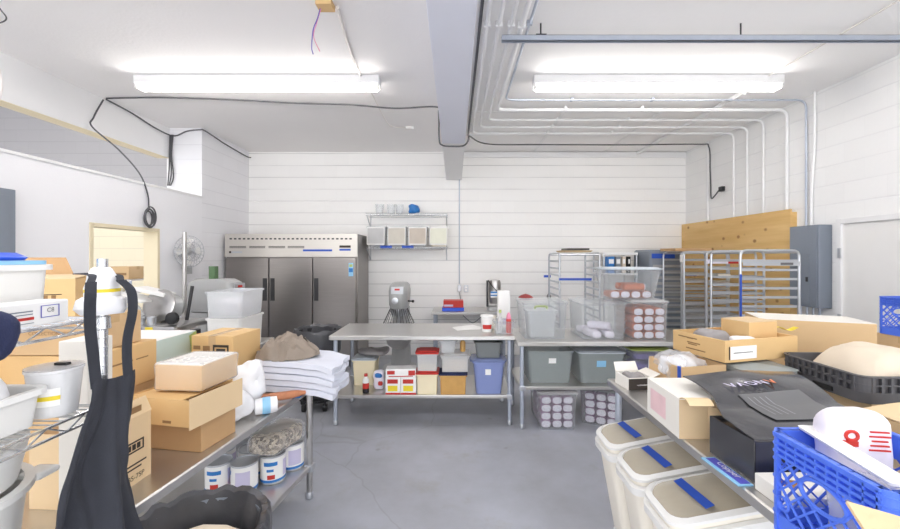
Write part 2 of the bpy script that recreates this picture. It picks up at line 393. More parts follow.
def text(parent, s, face, w, d, h, u, v, size, mat, rot=0, e=.002, name='lettering', bold=0):
    c = bpy.data.curves.new(name, 'FONT'); c.body = s; c.size = size; c.align_x = 'CENTER'; c.align_y = 'CENTER'; c.offset = bold
    c.materials.append(MT[mat]); o = bpy.data.objects.new(name, c); COL.objects.link(o)
    O, U, V, lu, lv = face_frame(face, w, d, h); n = U.cross(V)
    p = O+U*(lu*u)+V*(lv*v)+n*e
    if rot: U, V = U*math.cos(rot)+V*math.sin(rot), V*math.cos(rot)-U*math.sin(rot)
    o.matrix_local = Matrix(((U.x, V.x, n.x, p.x), (U.y, V.y, n.y, p.y), (U.z, V.z, n.z, p.z), (0, 0, 0, 1)))
    if parent: o.parent = parent
    return o
def flap(parent, p0, p1, out, mat, th=.004):
    """a cardboard flap hinged on p0-p1, reaching to p+out"""
    p0, p1, out = Vector(p0), Vector(p1), Vector(out); n = (p1-p0).cross(out).normalized()*th
    m = M(); q = [p0, p1, p1+out-(p1-p0)*.03, p0+out+(p1-p0)*.03]
    m.add(q+[p+n for p in q], [(0, 3, 2, 1), (4, 5, 6, 7), (0, 1, 5, 4), (1, 2, 6, 5), (2, 3, 7, 6), (3, 0, 4, 7)])
    return m.build('flap', mat, parent)
def carton(label, loc, w, d, h, rot=0, mat='card', marks=(), tape='x', cat='box', name='cardboard_box', group=None, marks_mat='ink', m2='paper', top=None):
    t = thing(name, label, cat, loc, rot, group)
    m = M(); m.box(-w/2, w/2, -d/2, d/2, 0, h)
    for k in marks: mark(m, k[0], w, d, h, *k[1:5], k=k[5] if len(k) > 5 else 1)
    m.build('body', [mat, marks_mat, m2, 'inkdark', 'red'], t, bevel=.003)
    if top:
        M().box(-w/2+.001, w/2-.001, -d/2+.001, d/2-.001, h, h+.002).build('top_sheet', top, t)
    if tape:
        m = M(); b = .024
        if tape == 'x':
            m.box(-w/2-.001, w/2+.001, -b, b, h, h+.0022 if top else h+.001)
            for sx in (-1, 1): m.box(sx*(w/2+.0005)-.0006, sx*(w/2+.0005)+.0006, -b, b, h*.75, h)
        else:
            m.box(-b, b, -d/2-.001, d/2+.001, h, h+.0022 if top else h+.001)
            for sy in (-1, 1): m.box(-b, b, sy*(d/2+.0005)-.0006, sy*(d/2+.0005)+.0006, h*.75, h)
        m.build('tape', 'tape_tan', t)
    return t
def open_carton(label, loc, w, d, h, rot=0, mat='card', marks=(), t_=.006, cat='box', name='cardboard_box', marks_mat='ink', m2='paper'):
    t = thing(name, label, cat, loc, rot)
    m = M(); m.box(-w/2, w/2, -d/2, d/2, 0, t_)
    m.box(-w/2, w/2, -d/2, -d/2+t_, t_, h); m.box(-w/2, w/2, d/2-t_, d/2, t_, h)
    m.box(-w/2, -w/2+t_, -d/2+t_, d/2-t_, t_, h); m.box(w/2-t_, w/2, -d/2+t_, d/2-t_, t_, h)
    for k in marks: mark(m, k[0], w, d, h, *k[1:5], k=k[5] if len(k) > 5 else 1)
    m.build('body', [mat, marks_mat, m2, 'inkdark', 'red'], t)
    return t
def shell(m, w, d, h, taper, r, th=.003, z=0):
    """open tub wall: outside up, inside down"""
    a, b = w-2*taper, d-2*taper
    m.loft([rr(a, b, r*.8, z), rr(w, d, r, z+h), rr(w-2*th, d-2*th, r, z+h), rr(a-2*th, b-2*th, r*.8, z+th)])
def rim(m, w, d, r, z, out=.012, hh=.012):
    m.loft([rr(w, d, r, z-hh), rr(w+2*out, d+2*out, r+out, z-hh), rr(w+2*out, d+2*out, r+out, z), rr(w, d, r, z), rr(w, d, r, z-hh)], False, False)
def tote(label, loc, w, d, h, rot=0, mat='clearbin', taper=.03, r=.04, lid=None, lid_mat=None, cat='storage bin', name='storage_tote', sticker=None, group=None, lidh=.02, handles=None):
    t = thing(name, label, cat, loc, rot, group)
    m = M(); shell(m, w, d, h, taper, r); m.build('body', mat, t, smooth=True)
    m = M(); rim(m, w, d, r, h, .012, .014); m.build('rim', lid_mat or mat, t)
    if lid:
        m = M(); m.loft([rr(w+.03, d+.03, r+.012, h+.001), rr(w+.034, d+.034, r+.012, h+lidh*.6), rr(w-.02, d-.02, r, h+lidh*.7), rr(w-.03, d-.03, r, h+lidh), ])
        m.build('lid', lid, t, smooth=True)
    if handles:
        for sx in (-1, 1): M().box(sx*(w/2+.012)-.02, sx*(w/2+.012)+.02, -.06, .06, h-.02, h+.012).build('handle', handles, t, bevel=.006)
    if sticker:
        u0, v0, u1, v1, sm = sticker
        m = M(); y0 = -d/2+taper-taper*(v0)-.001; y1 = -d/2+taper-taper*(v1)-.001
        ps = [(-w/2+w*u0, y0-.002, h*v0), (-w/2+w*u1, y0-.002, h*v0), (-w/2+w*u1, y1-.002, h*v1), (-w/2+w*u0, y1-.002, h*v1)]
        m.add(ps+[(p[0], p[1]-.001, p[2]) for p in ps], [(4, 5, 6, 7), (0, 1, 5, 4), (1, 2, 6, 5), (2, 3, 7, 6), (3, 0, 4, 7)]); m.build('sticker', sm, t)
    return t

# ================================================================== THE ROOM
XL, XR, YB, ZC, YN = -3.53, 3.95, 6.85, 3.48, -2.6
struct(M().box(-9, XR+.2, YN, YB+.2, -.1, 0), 'floor', 'floor')
struct(M().box(XL-.16, XR+.2, YB, YB+.2, 0, ZC), 'wall_back', 'block_back')
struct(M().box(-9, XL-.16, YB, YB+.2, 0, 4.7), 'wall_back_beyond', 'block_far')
struct(M().box(-9.2, -9, YN, YB+.2, 0, 4.7), 'wall_left_beyond', 'drywall')
struct(M().box(-9, -4.16, YN, YB, 4.7, 4.8), 'ceiling_beyond', 'ceil')
struct(M().box(-4.16, -4.14, YN, YB, ZC, 4.7), 'wall_left_upper', 'drywall')
struct(M().box(XR, XR+.2, YN, YB, 0, ZC), 'wall_right', 'block_right')
struct(M().box(-4.16, .0, YN, YB+.2, ZC, ZC+.1), 'ceiling', 'ceil')
m = M(); m.box(0.0, XR+.2, YN, YB+.2, ZC, ZC+.1); struct(m, 'ceiling_right', 'ceil_right')
# thin battens over the ceiling board joints at the right
for i, y in enumerate((4.95, 5.9)):
    struct(M().box(.2, XR, y-.02, y+.02, ZC-.006, ZC), 'trim_%d' % (1+i), 'white_paint')
for i, x in enumerate((1.35, 2.55)):
    struct(M().box(x-.02, x+.02, 4.97, YB, ZC-.012, ZC-.004), 'trim_%d' % (3+i), 'white_paint')
struct(M().box(.12, XR, YB-.03, YB, ZC-.10, ZC-.01), 'trim_5', 'white_paint')
# left side: low partition with serving window, soffit beam, block pillar
w0, w1, wz0, wz1 = 3.89, 4.74, 1.05, 1.985
m = M(); m.box(XL-.15, XL, YN, w0, 0, 2.5).box(XL-.15, XL, w1, 5.58, 0, 2.5).box(XL-.15, XL, w0, w1, 0, wz0).box(XL-.15, XL, w0, w1, wz1, 2.5)
struct(m, 'wall_left', 'drywall')
struct(M().box(XL-.17, XL+.012, YN, 5.58, 2.5, 2.525), 'trim_6', 'white_paint')
struct(M().box(XL-.49, XL, 5.58, YB, 0, ZC), 'pillar', 'block_side')
m = M(); m.box(-4.14, -3.98, YN, 5.6, 3.06, ZC); struct(m, 'soffit_beam', 'white_paint')
struct(M().box(-4.14, -3.985, YN, 5.57, 3.054, 3.06), 'trim_7', 'cream_trim')
wf = M(); wf.box(XL-.155, XL+.01, w0-.03, w0+.006, wz0, wz1+.03).box(XL-.155, XL+.01, w1-.006, w1+.03, wz0, wz1+.03).box(XL-.155, XL+.01, w0, w1, wz1-.006, wz1+.03).box(XL-.17, XL+.04, w0-.03, w1+.03, wz0-.03, wz0)
struct(wf, 'window_1', 'cream_trim')
# central beam, blue-grey up to the cable loop and white beyond it
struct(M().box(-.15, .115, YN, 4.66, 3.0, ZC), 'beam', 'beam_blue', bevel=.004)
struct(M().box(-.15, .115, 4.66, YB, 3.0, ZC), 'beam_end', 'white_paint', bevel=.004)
# right wall door
dr = M().box(XR-.012, XR, 3.05, 4.06, 0, 2.01); d1 = struct(dr, 'door_1', 'white_plastic')
m = M().box(XR-.035, XR, 4.06, 4.12, 0, 2.07).box(XR-.035, XR, 3.0, 3.05, 0, 2.07).box(XR-.034, XR, 3.0505, 4.0595, 2.015, 2.069)
m.build('door_frame', 'white_paint', d1, bevel=.004)
m = M()
for z in (.3, 1.05, 1.72): m.cbox((XR-.04, 4.07, z), (.012, .03, .1))
m.build('hinge', 'alu', d1)
M().lathe([(.011, 0), (.011, .05), (.028, .055), (.03, .075), (.02, .09)], T=Matrix.Translation((XR-.01, 3.12, 1.0)) @ Matrix.Rotation(-PI/2, 4, 'Y')).build('door_knob', 'alu', d1, smooth=True)

# ------------------------------------------------------------------ ceiling lights and services
def fixture(label, x0, x1, y):
    t = thing('ceiling_light', label, 'light', ((x0+x1)/2, y, ZC), 0, None); w = x1-x0
    M().box(-w/2, w/2, -.062, .062, -.085, -.0005).build('housing', 'white_paint', t, bevel=.006)
    for sy in (-.033, .033):
        M().tube([(-w/2+.03, sy, -.112), (w/2-.03, sy, -.112)], .019, 12).build('fluorescent_tube', 'tube', t, smooth=True)
        for sx in (-1, 1): M().cbox((sx*(w/2-.015), sy, -.106), (.026, .034, .05)).build('lamp_holder', 'white_plastic', t, bevel=.004)
    return t
fixture('long fluorescent strip light on the plain ceiling left of the beam', -3.17, -.75, 4.0)
fixture('long fluorescent strip light right of the beam beside the pipes', .78, 3.25, 4.0)
# white conduits that run beside the beam, turn to the right wall and drop
for i, (x, y, z, zb, r, mt, lab) in enumerate((
        (.56, 4.46, 3.43, 2.03, .011, 'galv', 'thin bare metal conduit nearest the strip light dropping to the grey panel'),
        (.50, 4.72, 3.415, 2.24, .02, 'white_paint', 'thick white conduit, second from the strip light, dropping behind the plywood'),
        (.42, 5.08, 3.42, 2.24, .016, 'white_paint', 'white conduit third from the strip light dropping behind the plywood'),
        (.33, 5.36, 3.42, 2.24, .016, 'white_paint', 'white conduit fourth from the strip light, last but one before the far corner'),
        (.24, 5.62, 3.42, 2.24, .016, 'white_paint', 'white conduit farthest from the strip light, nearest the far corner'))):
    zb2 = 2.03 if i == 0 else zb
    t = thing('conduit', lab, 'pipe', (0, 0, 0))
    M().tube(elbow([(x, -1.5, z), (x, y, z), (XR-.035, y, z), (XR-.035, y, zb2)], .1, 7), r, 10).build('pipe', mt, t, smooth=True)
    for xx in (1.3, 2.2): M().cbox((xx, y, z+.006), (.03, r*2+.03, r*2+.012)).build('pipe_strap', mt, t, bevel=.003)
    M().cbox((x, 3.0, z+.006), (r*2+.02, .03, r*2+.012)).build('pipe_strap', mt, t, bevel=.003)
tag(M().tube(elbow([(.19, -1.5, 3.45), (.19, 5.8, 3.45), (.19, 5.8, 3.47)], .03), .012, 8).build('conduit', 'cable', smooth=True), 'slim grey conduit running tight along the right side of the beam', 'pipe')
t = thing('strut_channel', 'galvanized strut channel hung across the ceiling right of the beam', 'rail', (0, 3.08, 3.338))
m = M(); x0, x1 = .36, XR-.01
m.box(x0, x1, -.021, -.018, 0, .042).box(x0, x1, .018, .021, 0, .042).box(x0, x1, -.021, .021, .039, .042).box(x0, x1, -.021, -.012, 0, .003).box(x0, x1, .012, .021, 0, .003)
m.build('channel', 'galv', t)
for x in (.66, 2.2):
    M().tube([(x, 0, .04), (x, 0, .141)], .006, 6).build('hanger_rod', 'iron', t)
M().box(.62, .70, -.022, .022, .0425, .05).build('clamp', 'iron', t)
tag(M().tube(elbow([(3.09, -1.5, 3.465), (3.09, 3.93, 3.465), (3.09, 3.936, 3.462)], .02), .007, 8).build('ceiling_cable', 'whitecable', smooth=True), 'beige cable on the ceiling reaching the right strip light', 'cable')
tag(M().box(3.09, 3.13, 4.3, YB-.03, ZC-.05, ZC-.008).build('ceiling_batten', 'white_paint', bevel=.003), 'white batten under the ceiling crossing the conduits near the right wall', 'rail')
# wooden junction block with wires and cable to the left light
t = thing('ceiling_junction_block', 'wooden junction block on the ceiling with loose purple wires', 'electrical box', (-.90, 2.82, ZC))
M().box(-.07, .04, -.05, .05, -.045, -.001).build('wood_block', 'card_gold', t, bevel=.003)
M().tube(bez((-.05, 0, -.05), (-.07, 0, -.12), (-.1, 0, -.2), (-.11, .0, -.32), (-.1, 0, -.37)), .004, 6).build('wire', 'purple', t, smooth=True)
M().tube(bez((-.045, 0, -.05), (-.08, .01, -.15), (-.1, .01, -.24), (-.06, .02, -.34)), .003, 6).build('wire', 'pink', t, smooth=True)
tag(M().tube(bez((-.84, 2.86, 3.465), (-.9, 3.4, 3.466), (-.93, 3.93, 3.466)), .013, 8).build('ceiling_cable', 'whitecable', smooth=True), 'white cable from the wooden block to the left strip light', 'cable')
t = thing('plug_cable', 'thin cord with white plug trailing behind the left strip light', 'cable', (0, 0, 0))
M().tube(bez((-.90, 4.075, 3.455), (-.91, 4.7, 3.465), (-.90, 5.35, 3.465), (-.82, 5.5, 3.465), (-.68, 5.5, 3.465)), .005, 6).build('cord', 'whitecable', t, smooth=True)
M().cbox((-.62, 5.5, 3.455), (.11, .05, .04)).build('plug', 'white_plastic', t, bevel=.006)
# black cables
tag(M().tube(bez((-3.92, 4.5, 3.465), (-3.3, 4.48, 3.465), (-2.6, 4.52, 3.46), (-1.8, 4.62, 3.455), (-1.2, 4.6, 3.43), (-.7, 4.68, 3.42), (-.23, 4.66, 3.43), (-.19, 4.66, 3.35), (-.185, 4.66, 3.06), (-.15, 4.665, 2.985), (-.02, 4.67, 2.972), (.1, 4.67, 2.98), (.155, 4.67, 3.04), (.165, 4.9, 3.17), (.2, 5.4, 3.31), (.5, 5.95, 3.36), (1.4, 6.05, 3.38), (2.6, 6.1, 3.39), (3.7, 6.1, 3.40), (3.87, 6.1, 3.36), (3.89, 6.1, 3.0), (3.9, 6.1, 2.75), (3.87, 6.05, 2.6), (3.85, 5.98, 2.56), (3.89, 5.9, 2.66)), .0095, 8).build('black_cable', 'cable', smooth=True), 'long black cable crossing the ceiling, looped under the beam, to the right corner', 'cable')
tag(M().cbox((3.92, 5.88, 2.68), (.05, .08, .07)).build('cable_outlet_box', 'iron', bevel=.006), 'small dark outlet box on right wall at the black cable end', 'outlet')
tag(M().tube(bez((-3.94, 4.52, 3.46), (-3.955, 4.9, 3.44), (-3.955, 5.3, 3.38), (-3.9, 5.545, 3.36), (-3.72, 5.54, 3.42), (-3.53, 5.53, 3.44), (-3.49, 5.6, 3.44), (-3.5, 6.1, 3.40), (-3.5, 6.7, 3.37), (-3.47, 6.8, 3.37)), .009, 8).build('black_cable', 'cable', smooth=True), 'black cable along the soffit beam and over the block pillar', 'cable')
m = M()
for k in range(3):
    o = .02*k
    m.tube(bez((-3.96+o, 5.56, 3.38), (-3.965+o*.7, 5.555, 3.1), (-3.97+o*1.5, 5.555, 2.9-.05*k), (-3.99+o, 5.555, 2.67)), .008, 6)
tag(m.build('cable_drop', 'cable', smooth=True), 'bundle of black cables dropping down the front of the block pillar', 'cable')
t = thing('coiled_cable', 'black cable hanging over the left partition ending in a coil', 'cable', (0, 0, 0))
M().tube(bez((-3.94, 4.48, 3.44), (-3.93, 4.35, 3.2), (-3.9, 4.3, 3.08), (-3.7, 4.4, 2.86), (-3.55, 4.5, 2.62), (-3.505, 4.56, 2.4), (-3.505, 4.58, 2.22)), .008, 8).build('cord', 'cable', t, smooth=True)
m = M()
for k in range(4):
    R = .075+.008*k
    m.tube([(-3.512+.01*k, 4.58+R*.8*math.sin(a*PI/10), 2.12+.02*(k % 2)+R*1.15*math.cos(a*PI/10)) for a in range(20)], .008, 6, closed=True)
m.build('coil', 'cable', t, smooth=True)
t = thing('hanging_wire', 'thin white wires hanging from the ceiling at the far left edge', 'cable', (0, 0, 0))
M().tube(bez((-3.0, 2.55, 3.479), (-2.99, 2.55, 3.3), (-2.92, 2.55, 3.2), (-2.97, 2.55, 3.05), (-2.90, 2.55, 2.85), (-2.9, 2.55, 2.7), (-2.98, 2.55, 2.6)), .006, 6).build('wire', 'whitecable', t, smooth=True)
M().tube(bez((-2.94, 2.55, 3.479), (-2.92, 2.55, 3.3), (-2.86, 2.55, 3.2), (-2.94, 2.55, 3.16)), .004, 6).build('wire', 'cable', t, smooth=True)
# wall conduit with outlet below the beam
t = thing('wall_conduit', 'thin grey conduit running down the back wall below the beam', 'pipe', (.075, YB-.012, 0))
M().tube([(0, 0, 1.22), (0, 0, 3.0)], .01, 8).build('pipe', 'galv', t, smooth=True)
M().tube(bez((.0, -.02, 1.08), (.02, -.03, .95), (.03, -.03, .8)), .006, 6).build('lead', 'cable', t, smooth=True)
M().cbox((0, -.012, 1.15), (.06, .05, .11)).build('junction_box', 'alu', t, bevel=.005)
t = thing('wall_outlet', 'grey twin wall outlet beside the conduit on back wall', 'outlet', (.19, YB-.001, 1.14))
M().cbox((0, -.018, 0), (.075, .036, .12)).build('cover', 'alu', t, bevel=.005)
M().cbox((0, -.037, .025), (.03, .004, .026)).cbox((0, -.037, -.025), (.03, .004, .026)).build('socket', 'white_plastic', t)
# grey panel box at left edge, electrical panel at right, plywood board
t = thing('grey_wall_panel', 'grey flat metal panel on the left partition at the frame edge', 'electrical panel', (XL, 2.95, 1.66))
M().box(0.0005, .06, -.25, .21, 0, .55).build('cabinet', 'panelgrey', t, bevel=.004)
M().box(.06, .068, -.2, .16, .05, .5).build('cover', 'panelgrey', t, bevel=.003)
t = thing('electrical_panel', 'grey electrical panel box on the right wall beside the door', 'electrical panel', (XR, 4.365, 1.14))
M().box(-.145, -.0005, -.18, .185, 0, .88).build('cabinet', 'panelgrey', t, bevel=.006)
M().box(-.153, -.1455, -.16, .165, .02, .86).build('cover', 'panelgrey', t, bevel=.003)
dd = M().box(-.16, -.1535, -.08, .12, .04, .57).build('door', 'panelgrey', t, bevel=.003)
M().cbox((-.165, -.06, .3), (.012, .02, .05)).build('latch', 'iron', dd, bevel=.002)
for k in range(4): M().tube([(-.1+.025*k, .09-.05*k, 0), (-.1+.025*k, .09-.05*k, -.12)], .011, 8).build('conduit_stub', 'galv', t)
t = thing('mounted_plywood_board', 'large knotty plywood board fixed on the right wall behind the racks', 'board', (0, 0, 0))
M().box(XR-.075, XR-.057, 4.62, 6.84, .9, 2.235).build('sheet', 'ply', t, bevel=.002)
for y in (4.66, 5.7, 6.75): M().box(XR-.057, XR-.0005, y-.04, y+.04, .9, 2.2).build('batten', 'ply', t)
tag(M().tube([(XR-.03, 6.2, 2.24), (XR-.03, 6.2, ZC-.001)], .02, 10).build('conduit', 'white_paint', smooth=True), 'short white conduit behind the hanging end of the black cable', 'pipe')
tag(M().tube(elbow([(XR-.03, 4.4, 2.022), (XR-.03, 4.4, 2.4), (XR-.03, 4.36, 2.9), (XR-.03, 4.36, ZC-.001)], .1), .014, 8).build('conduit', 'white_paint', smooth=True), 'white conduit rising from the grey electrical panel to the ceiling', 'pipe')

# ================================================================== BACK: refrigerator
def refrigerator():
    t = thing('reach_in_refrigerator', 'three-door stainless steel reach-in refrigerator against the back wall', 'refrigerator', (-2.475, 6.44, 0))
    W, D, H = 2.0, .76, 2.03
    M().box(-W/2, W/2, -D/2+.03, D/2, .13, H).build('cabinet', 'brushed', t, bevel=.006)
    hd = M().box(-W/2, W/2, -D/2-.02, -D/2+.029, H-.35, H)
    hd.build('header_panel', 'brushed_lite', t, bevel=.004)
    m = M()
    for k in range(28): m.cbox((-W/2+.09+k*.067, -D/2-.021, H-.075), (.036, .005, .022))
    m.build('top_vent', 'iron', t)
    for a, b in ((-.93, -.68), (-.63, -.39), (-.34, -.09), (-.05, .2)):
        M().box(a, b, -D/2-.023, -D/2-.019, H-.195, H-.185).box(a, b, -D/2-.023, -D/2-.019, H-.215, H-.205).build('louver', 'iron', t)
    for i in range(3):
        x0 = -W/2+.012+i*.66; x1 = x0+.655-.01
        d = M().box(x0, x1, -D/2-.025, -D/2+.029, .17, H-.365).build('door', 'brushed', t, bevel=.006)
        hx = x0+.05 if i else x1-.05
        M().box(hx-.032, hx+.032, -D/2-.032, -D/2-.0255, 1.02, 1.36).build('handle', 'iron', d, bevel=.004)
    M().box(.18, .62, -D/2-.0225, -D/2-.0205, H-.265, H-.235).build('blue_tape', 'bluetape', t)
    M().box(.73, .90, -D/2-.0225, -D/2-.0205, H-.21, H-.175).build('control_display', 'inkdark', t)
    M().box(.73, .90, -D/2-.0225, -D/2-.0205, H-.255, H-.225).build('control_display', 'bluetape', t)
    M().box(-.9, -.74, -D/2-.0225, -D/2-.0205, H-.29, H-.265).build('maker_plate', 'alu', t)
    M().box(-.935, -.905, -D/2-.0225, -D/2-.0205, H-.292, H-.262).build('maker_plate', 'inkdark', t)
    dx = .905
    m = M().box(dx-.035, dx+.035, -D/2-.0275, -D/2-.0255, H-.64, H-.44); mm = m
    m.k = 1; m.box(dx-.025, dx+.025, -D/2-.0285, -D/2-.0275, H-.5, H-.46); m.k = 2; m.box(dx-.03, dx+.03, -D/2-.0285, -D/2-.0275, H-.58, H-.52)
    m.build('energy_sticker', ['skyblue', 'lime', 'labelblue'], t)
    for sx in (-1, 1):
        for sy in (-1, 1): M().tube([(sx*(W/2-.08), sy*.3, 0), (sx*(W/2-.08), sy*.3, .131)], .03, 10).build('leg', 'iron', t)
refrigerator()

# ------------------------------------------------------------------ wall shelf with bins
t = thing('wall_shelf', 'two-tier chrome wire wall shelf on the back wall beside the refrigerator', 'shelf', (-.79, YB, 0))
for z in (1.84, 2.385):
    m = M(); W, D = 1.34, .33
    for y in (-D, -.012): m.tube([(-W/2, y, z), (W/2, y, z)], .005, 6).tube([(-W/2, y, z-.025), (W/2, y, z-.025)], .004, 6)
    for k in range(45): m.tube([(-W/2+.005+k*(W-.01)/44, -D, z+.004), (-W/2+.005+k*(W-.01)/44, -.012, z+.004)], .0022, 4)
    for k in range(22): m.tube([(-W/2+k*W/22, -D, z-.025), (-W/2+(k+.5)*W/22, -D, z), (-W/2+(k+1)*W/22, -D, z-.025)], .0025, 4)
    m.build('wire_shelf', 'chrome', t)
    for sx in (-1, 1):
        M().tube([(sx*(W/2-.02), -D+.02, z-.03), (sx*(W/2-.02), -.02, z-.21), (sx*(W/2-.02), -.008, z-.22), (sx*(W/2-.02), -.008, z+.04)], .008, 6).build('bracket', 'alu', t)
labs = ['clear hopper bin at the left end of the wall shelf', 'clear bin with beige contents, second along the wall shelf', 'clear bin with brown contents, third along the wall shelf', 'white-framed bin at the right end of the wall shelf']
for k in range(4):
    x = -1.29+k*.34
    b = thing('food_bin', labs[k], 'storage bin', (x, 6.66, 1.8475), 0, None)
    m = M()
    rings = [rr(.24, .2, .03, 0.002), rr(.30, .29, .04, .33), rr(.294, .284, .04, .33), rr(.234, .194, .03, .006)]
    m.loft(rings); m.build('body', 'milky' if k < 3 else 'cream_plastic', b, smooth=True)
    m = M(); rim(m, .294, .284, .04, .33, .014, .02); m.build('rim', 'white_plastic' if k == 3 else 'milky', b)
    fr = M().box(-.135, .135, -.158, -.153, .05, .3)
    fr.build('front_window', ['bingrey', 'binbeige', 'binbrown', 'binpale'][k], b, bevel=.004)
    M().box(-.145, .145, -.16, -.156, .03, .05).box(-.145, .145, -.16, -.156, .3, .318).box(-.145, -.133, -.16, -.156, .05, .3).box(.133, .145, -.16, -.156, .05, .3).build('window_frame', 'white_plastic', b)
    if k in (0, 1):
        pass
for k, x in enumerate((-1.12, -.77)):
    tag(M().box(x-.095, x+.095, 6.507, 6.513, 1.826, 1.866).build('shelf_tape', 'bluetape'), ['left strip of blue tape on the lower wall-shelf edge', 'right strip of blue tape on the lower wall-shelf edge'][k], 'tape')
tag(M().blob((-.68, 6.62, 2.468), (.17, .15, .15), .8, .03, 9).build('blue_cloth', 'labelblue', smooth=True), 'crumpled bright blue cloth on top of the wall shelf', 'cloth')
for k, x in enumerate((-1.25, -1.06, -.92)):
    o = M().lathe([(.05, 0), (.065, .16), (.072, .16), (.06, .005)], n=20, cap1=True).build('clear_container', 'clearbin', smooth=True); o.location = (x, 6.64, 2.392)
    tag(o, ['clear plastic container at the left end of the upper wall shelf', 'middle clear plastic container on the upper wall shelf', 'clear plastic container nearest the blue cloth on the wall shelf'][k], 'container')

# ------------------------------------------------------------------ floor mixers
def stand_mixer(label, loc, rot, s=1.0, bits=True):
    t = thing('floor_mixer', label, 'mixer', loc, rot); T = Matrix.Scale(s, 4)
    m = M(); m.loft([rr(.56, .62, .06, 0), rr(.54, .6, .06, .06), rr(.3, .34, .08, .12, c=(0, .1))]); m.build('base', 'mixgrey', t, smooth=True)
    m = M(); m.loft([rr(.28, .3, .08, .1, c=(0, .14)), rr(.24, .26, .07, .5, c=(0, .15)), rr(.24, .28, .07, .95, c=(0, .14))]); m.build('column', 'mixgrey', t, smooth=True)
    m = M(); m.loft([rr(.22, .5, .08, .96), rr(.25, .56, .09, 1.02), rr(.26, .58, .09, 1.2), rr(.24, .54, .09, 1.28), rr(.18, .4, .07, 1.315)]); m.build('head', 'mixgrey', t, smooth=True)
    M().lathe([(.1, .86), (.115, .9), (.115, .965)], c=(0, -.12, 0), n=20).build('planetary', 'alu', t, smooth=True)
    M().tube([(0, -.12, .62), (0, -.12, .87)], .02, 8).build('agitator', 'alu', t)
    m = M(); m.lathe([(.09, .4), (.16, .46), (.185, .56), (.19, .74), (.2, .742), (.182, .73), (.175, .56), (.09, .42)], c=(0, -.12, 0), n=28); m.build('bowl', 'steel', t, smooth=True)
    m = M()
    for sx in (-1, 1): m.tube([(sx*.13, .1, .62), (sx*.21, -.02, .62), (sx*.21, -.12, .62)], .018, 8)
    m.build('bowl_yoke', 'mixgrey', t)
    g = M()
    for k in range(15):
        a = PI+PI*k/14; g.tube([(.12*math.cos(a), -.12+.12*math.sin(a), .96), (.215*math.cos(a), -.12+.215*math.sin(a), .76)], .004, 5)
    g.tube([(.215*math.cos(PI+PI*k/20), -.12+.215*math.sin(PI+PI*k/20), .76) for k in range(21)], .006, 6)
    g.build('bowl_guard', 'iron', t)
    M().cbox((0, -.285, 1.22), (.17, .012, .1)).build('maker_plate', 'alu', t, bevel=.003)
    M().cbox((0, -.2925, 1.235), (.07, .003, .025)).build('emblem', 'red', t)
    M().lathe([(.045, 0), (.045, .03), (.02, .035)], T=Matrix.Translation((-.03, -.27, 1.08)) @ Matrix.Rotation(PI/2, 4, 'X')).build('hub_cap', 'alu', t, smooth=True)
    M().tube([(.12, -.1, 1.06), (.2, -.14, 1.06)], .01, 8).build('gear_lever', 'iron', t); 
    M().blob((.2, -.14, 1.06), (.04, .04, .04), 1, 0, 1, 10, 8, False).build('lever_knob', 'black', t, smooth=True)
    return t
stand_mixer('grey floor mixer with bowl guard behind the front steel table', (-.79, 5.75, 0), 0)
m2_ = stand_mixer('grey floor mixer seen side-on beside the left wall fan', (-2.86, 4.78, 0), PI/2*.92)
m2_.scale = (1.08, 1.08, 1.08)
t = m2_
tag(M().box(-2.92, -2.85, 4.74, 4.82, 1.4215, 1.57).build('green_box', 'green', bevel=.004), 'small dark green box standing on top of the left floor mixer', 'box')
# ------------------------------------------------------------------ wall fan and pole
t = thing('wall_fan', 'round wire-cage fan mounted on the left wall', 'fan', (-3.385, 5.1, 1.75), -.35)
m = M(); R = .2
for k in range(24):
    a = 2*PI*k/24
    m.tube([(.07, 0, 0), (.06, .1*math.cos(a), .1*math.sin(a)), (0, R*math.cos(a), R*math.sin(a)), (-.06, .1*math.cos(a), .1*math.sin(a)), (-.07, 0, 0)], .0022, 4)
for x, q in ((0, R), (.05, .12), (-.05, .12)):
    m.tube([(x, q*math.cos(2*PI*k/28), q*math.sin(2*PI*k/28)) for k in range(28)], .004, 5, closed=True)
m.build('cage', 'alu', t)
m = M()
for k in range(4):
    a = PI/2*k
    m.add([(-.02, .03*math.cos(a), .03*math.sin(a)), (.02, .16*math.cos(a-.3), .16*math.sin(a-.3)), (.0, .17*math.cos(a), .17*math.sin(a)), (-.02, .16*math.cos(a+.4), .16*math.sin(a+.4))], [(0, 1, 2), (0, 2, 3)])
m.build('blade', 'white_plastic', t)
M().lathe([(.045, -.13), (.06, -.1), (.055, -.02), (.02, .02)], T=Matrix.Rotation(PI/2, 4, 'Y')).build('motor', 'mixgrey', t, smooth=True)
M().tube([(-.1, 0, -.04), (-.12, 0, -.22), (-.145, .08, -.24)], .014, 8).cbox((-.15, .09, -.24), (.03, .09, .1)).build('bracket', 'mixgrey', t)
t = thing('steel_pole', 'upright bare steel pole standing beside the meat slicer', 'pole', (-2.82, 4.17, 0))
M().lathe([(.16, 0), (.15, .02), (.03, .03)], n=24).build('base', 'iron', t, smooth=True)
M().tube([(0, 0, .03), (0, 0, 1.94)], .021, 12).build('shaft', 'steel', t, smooth=True)
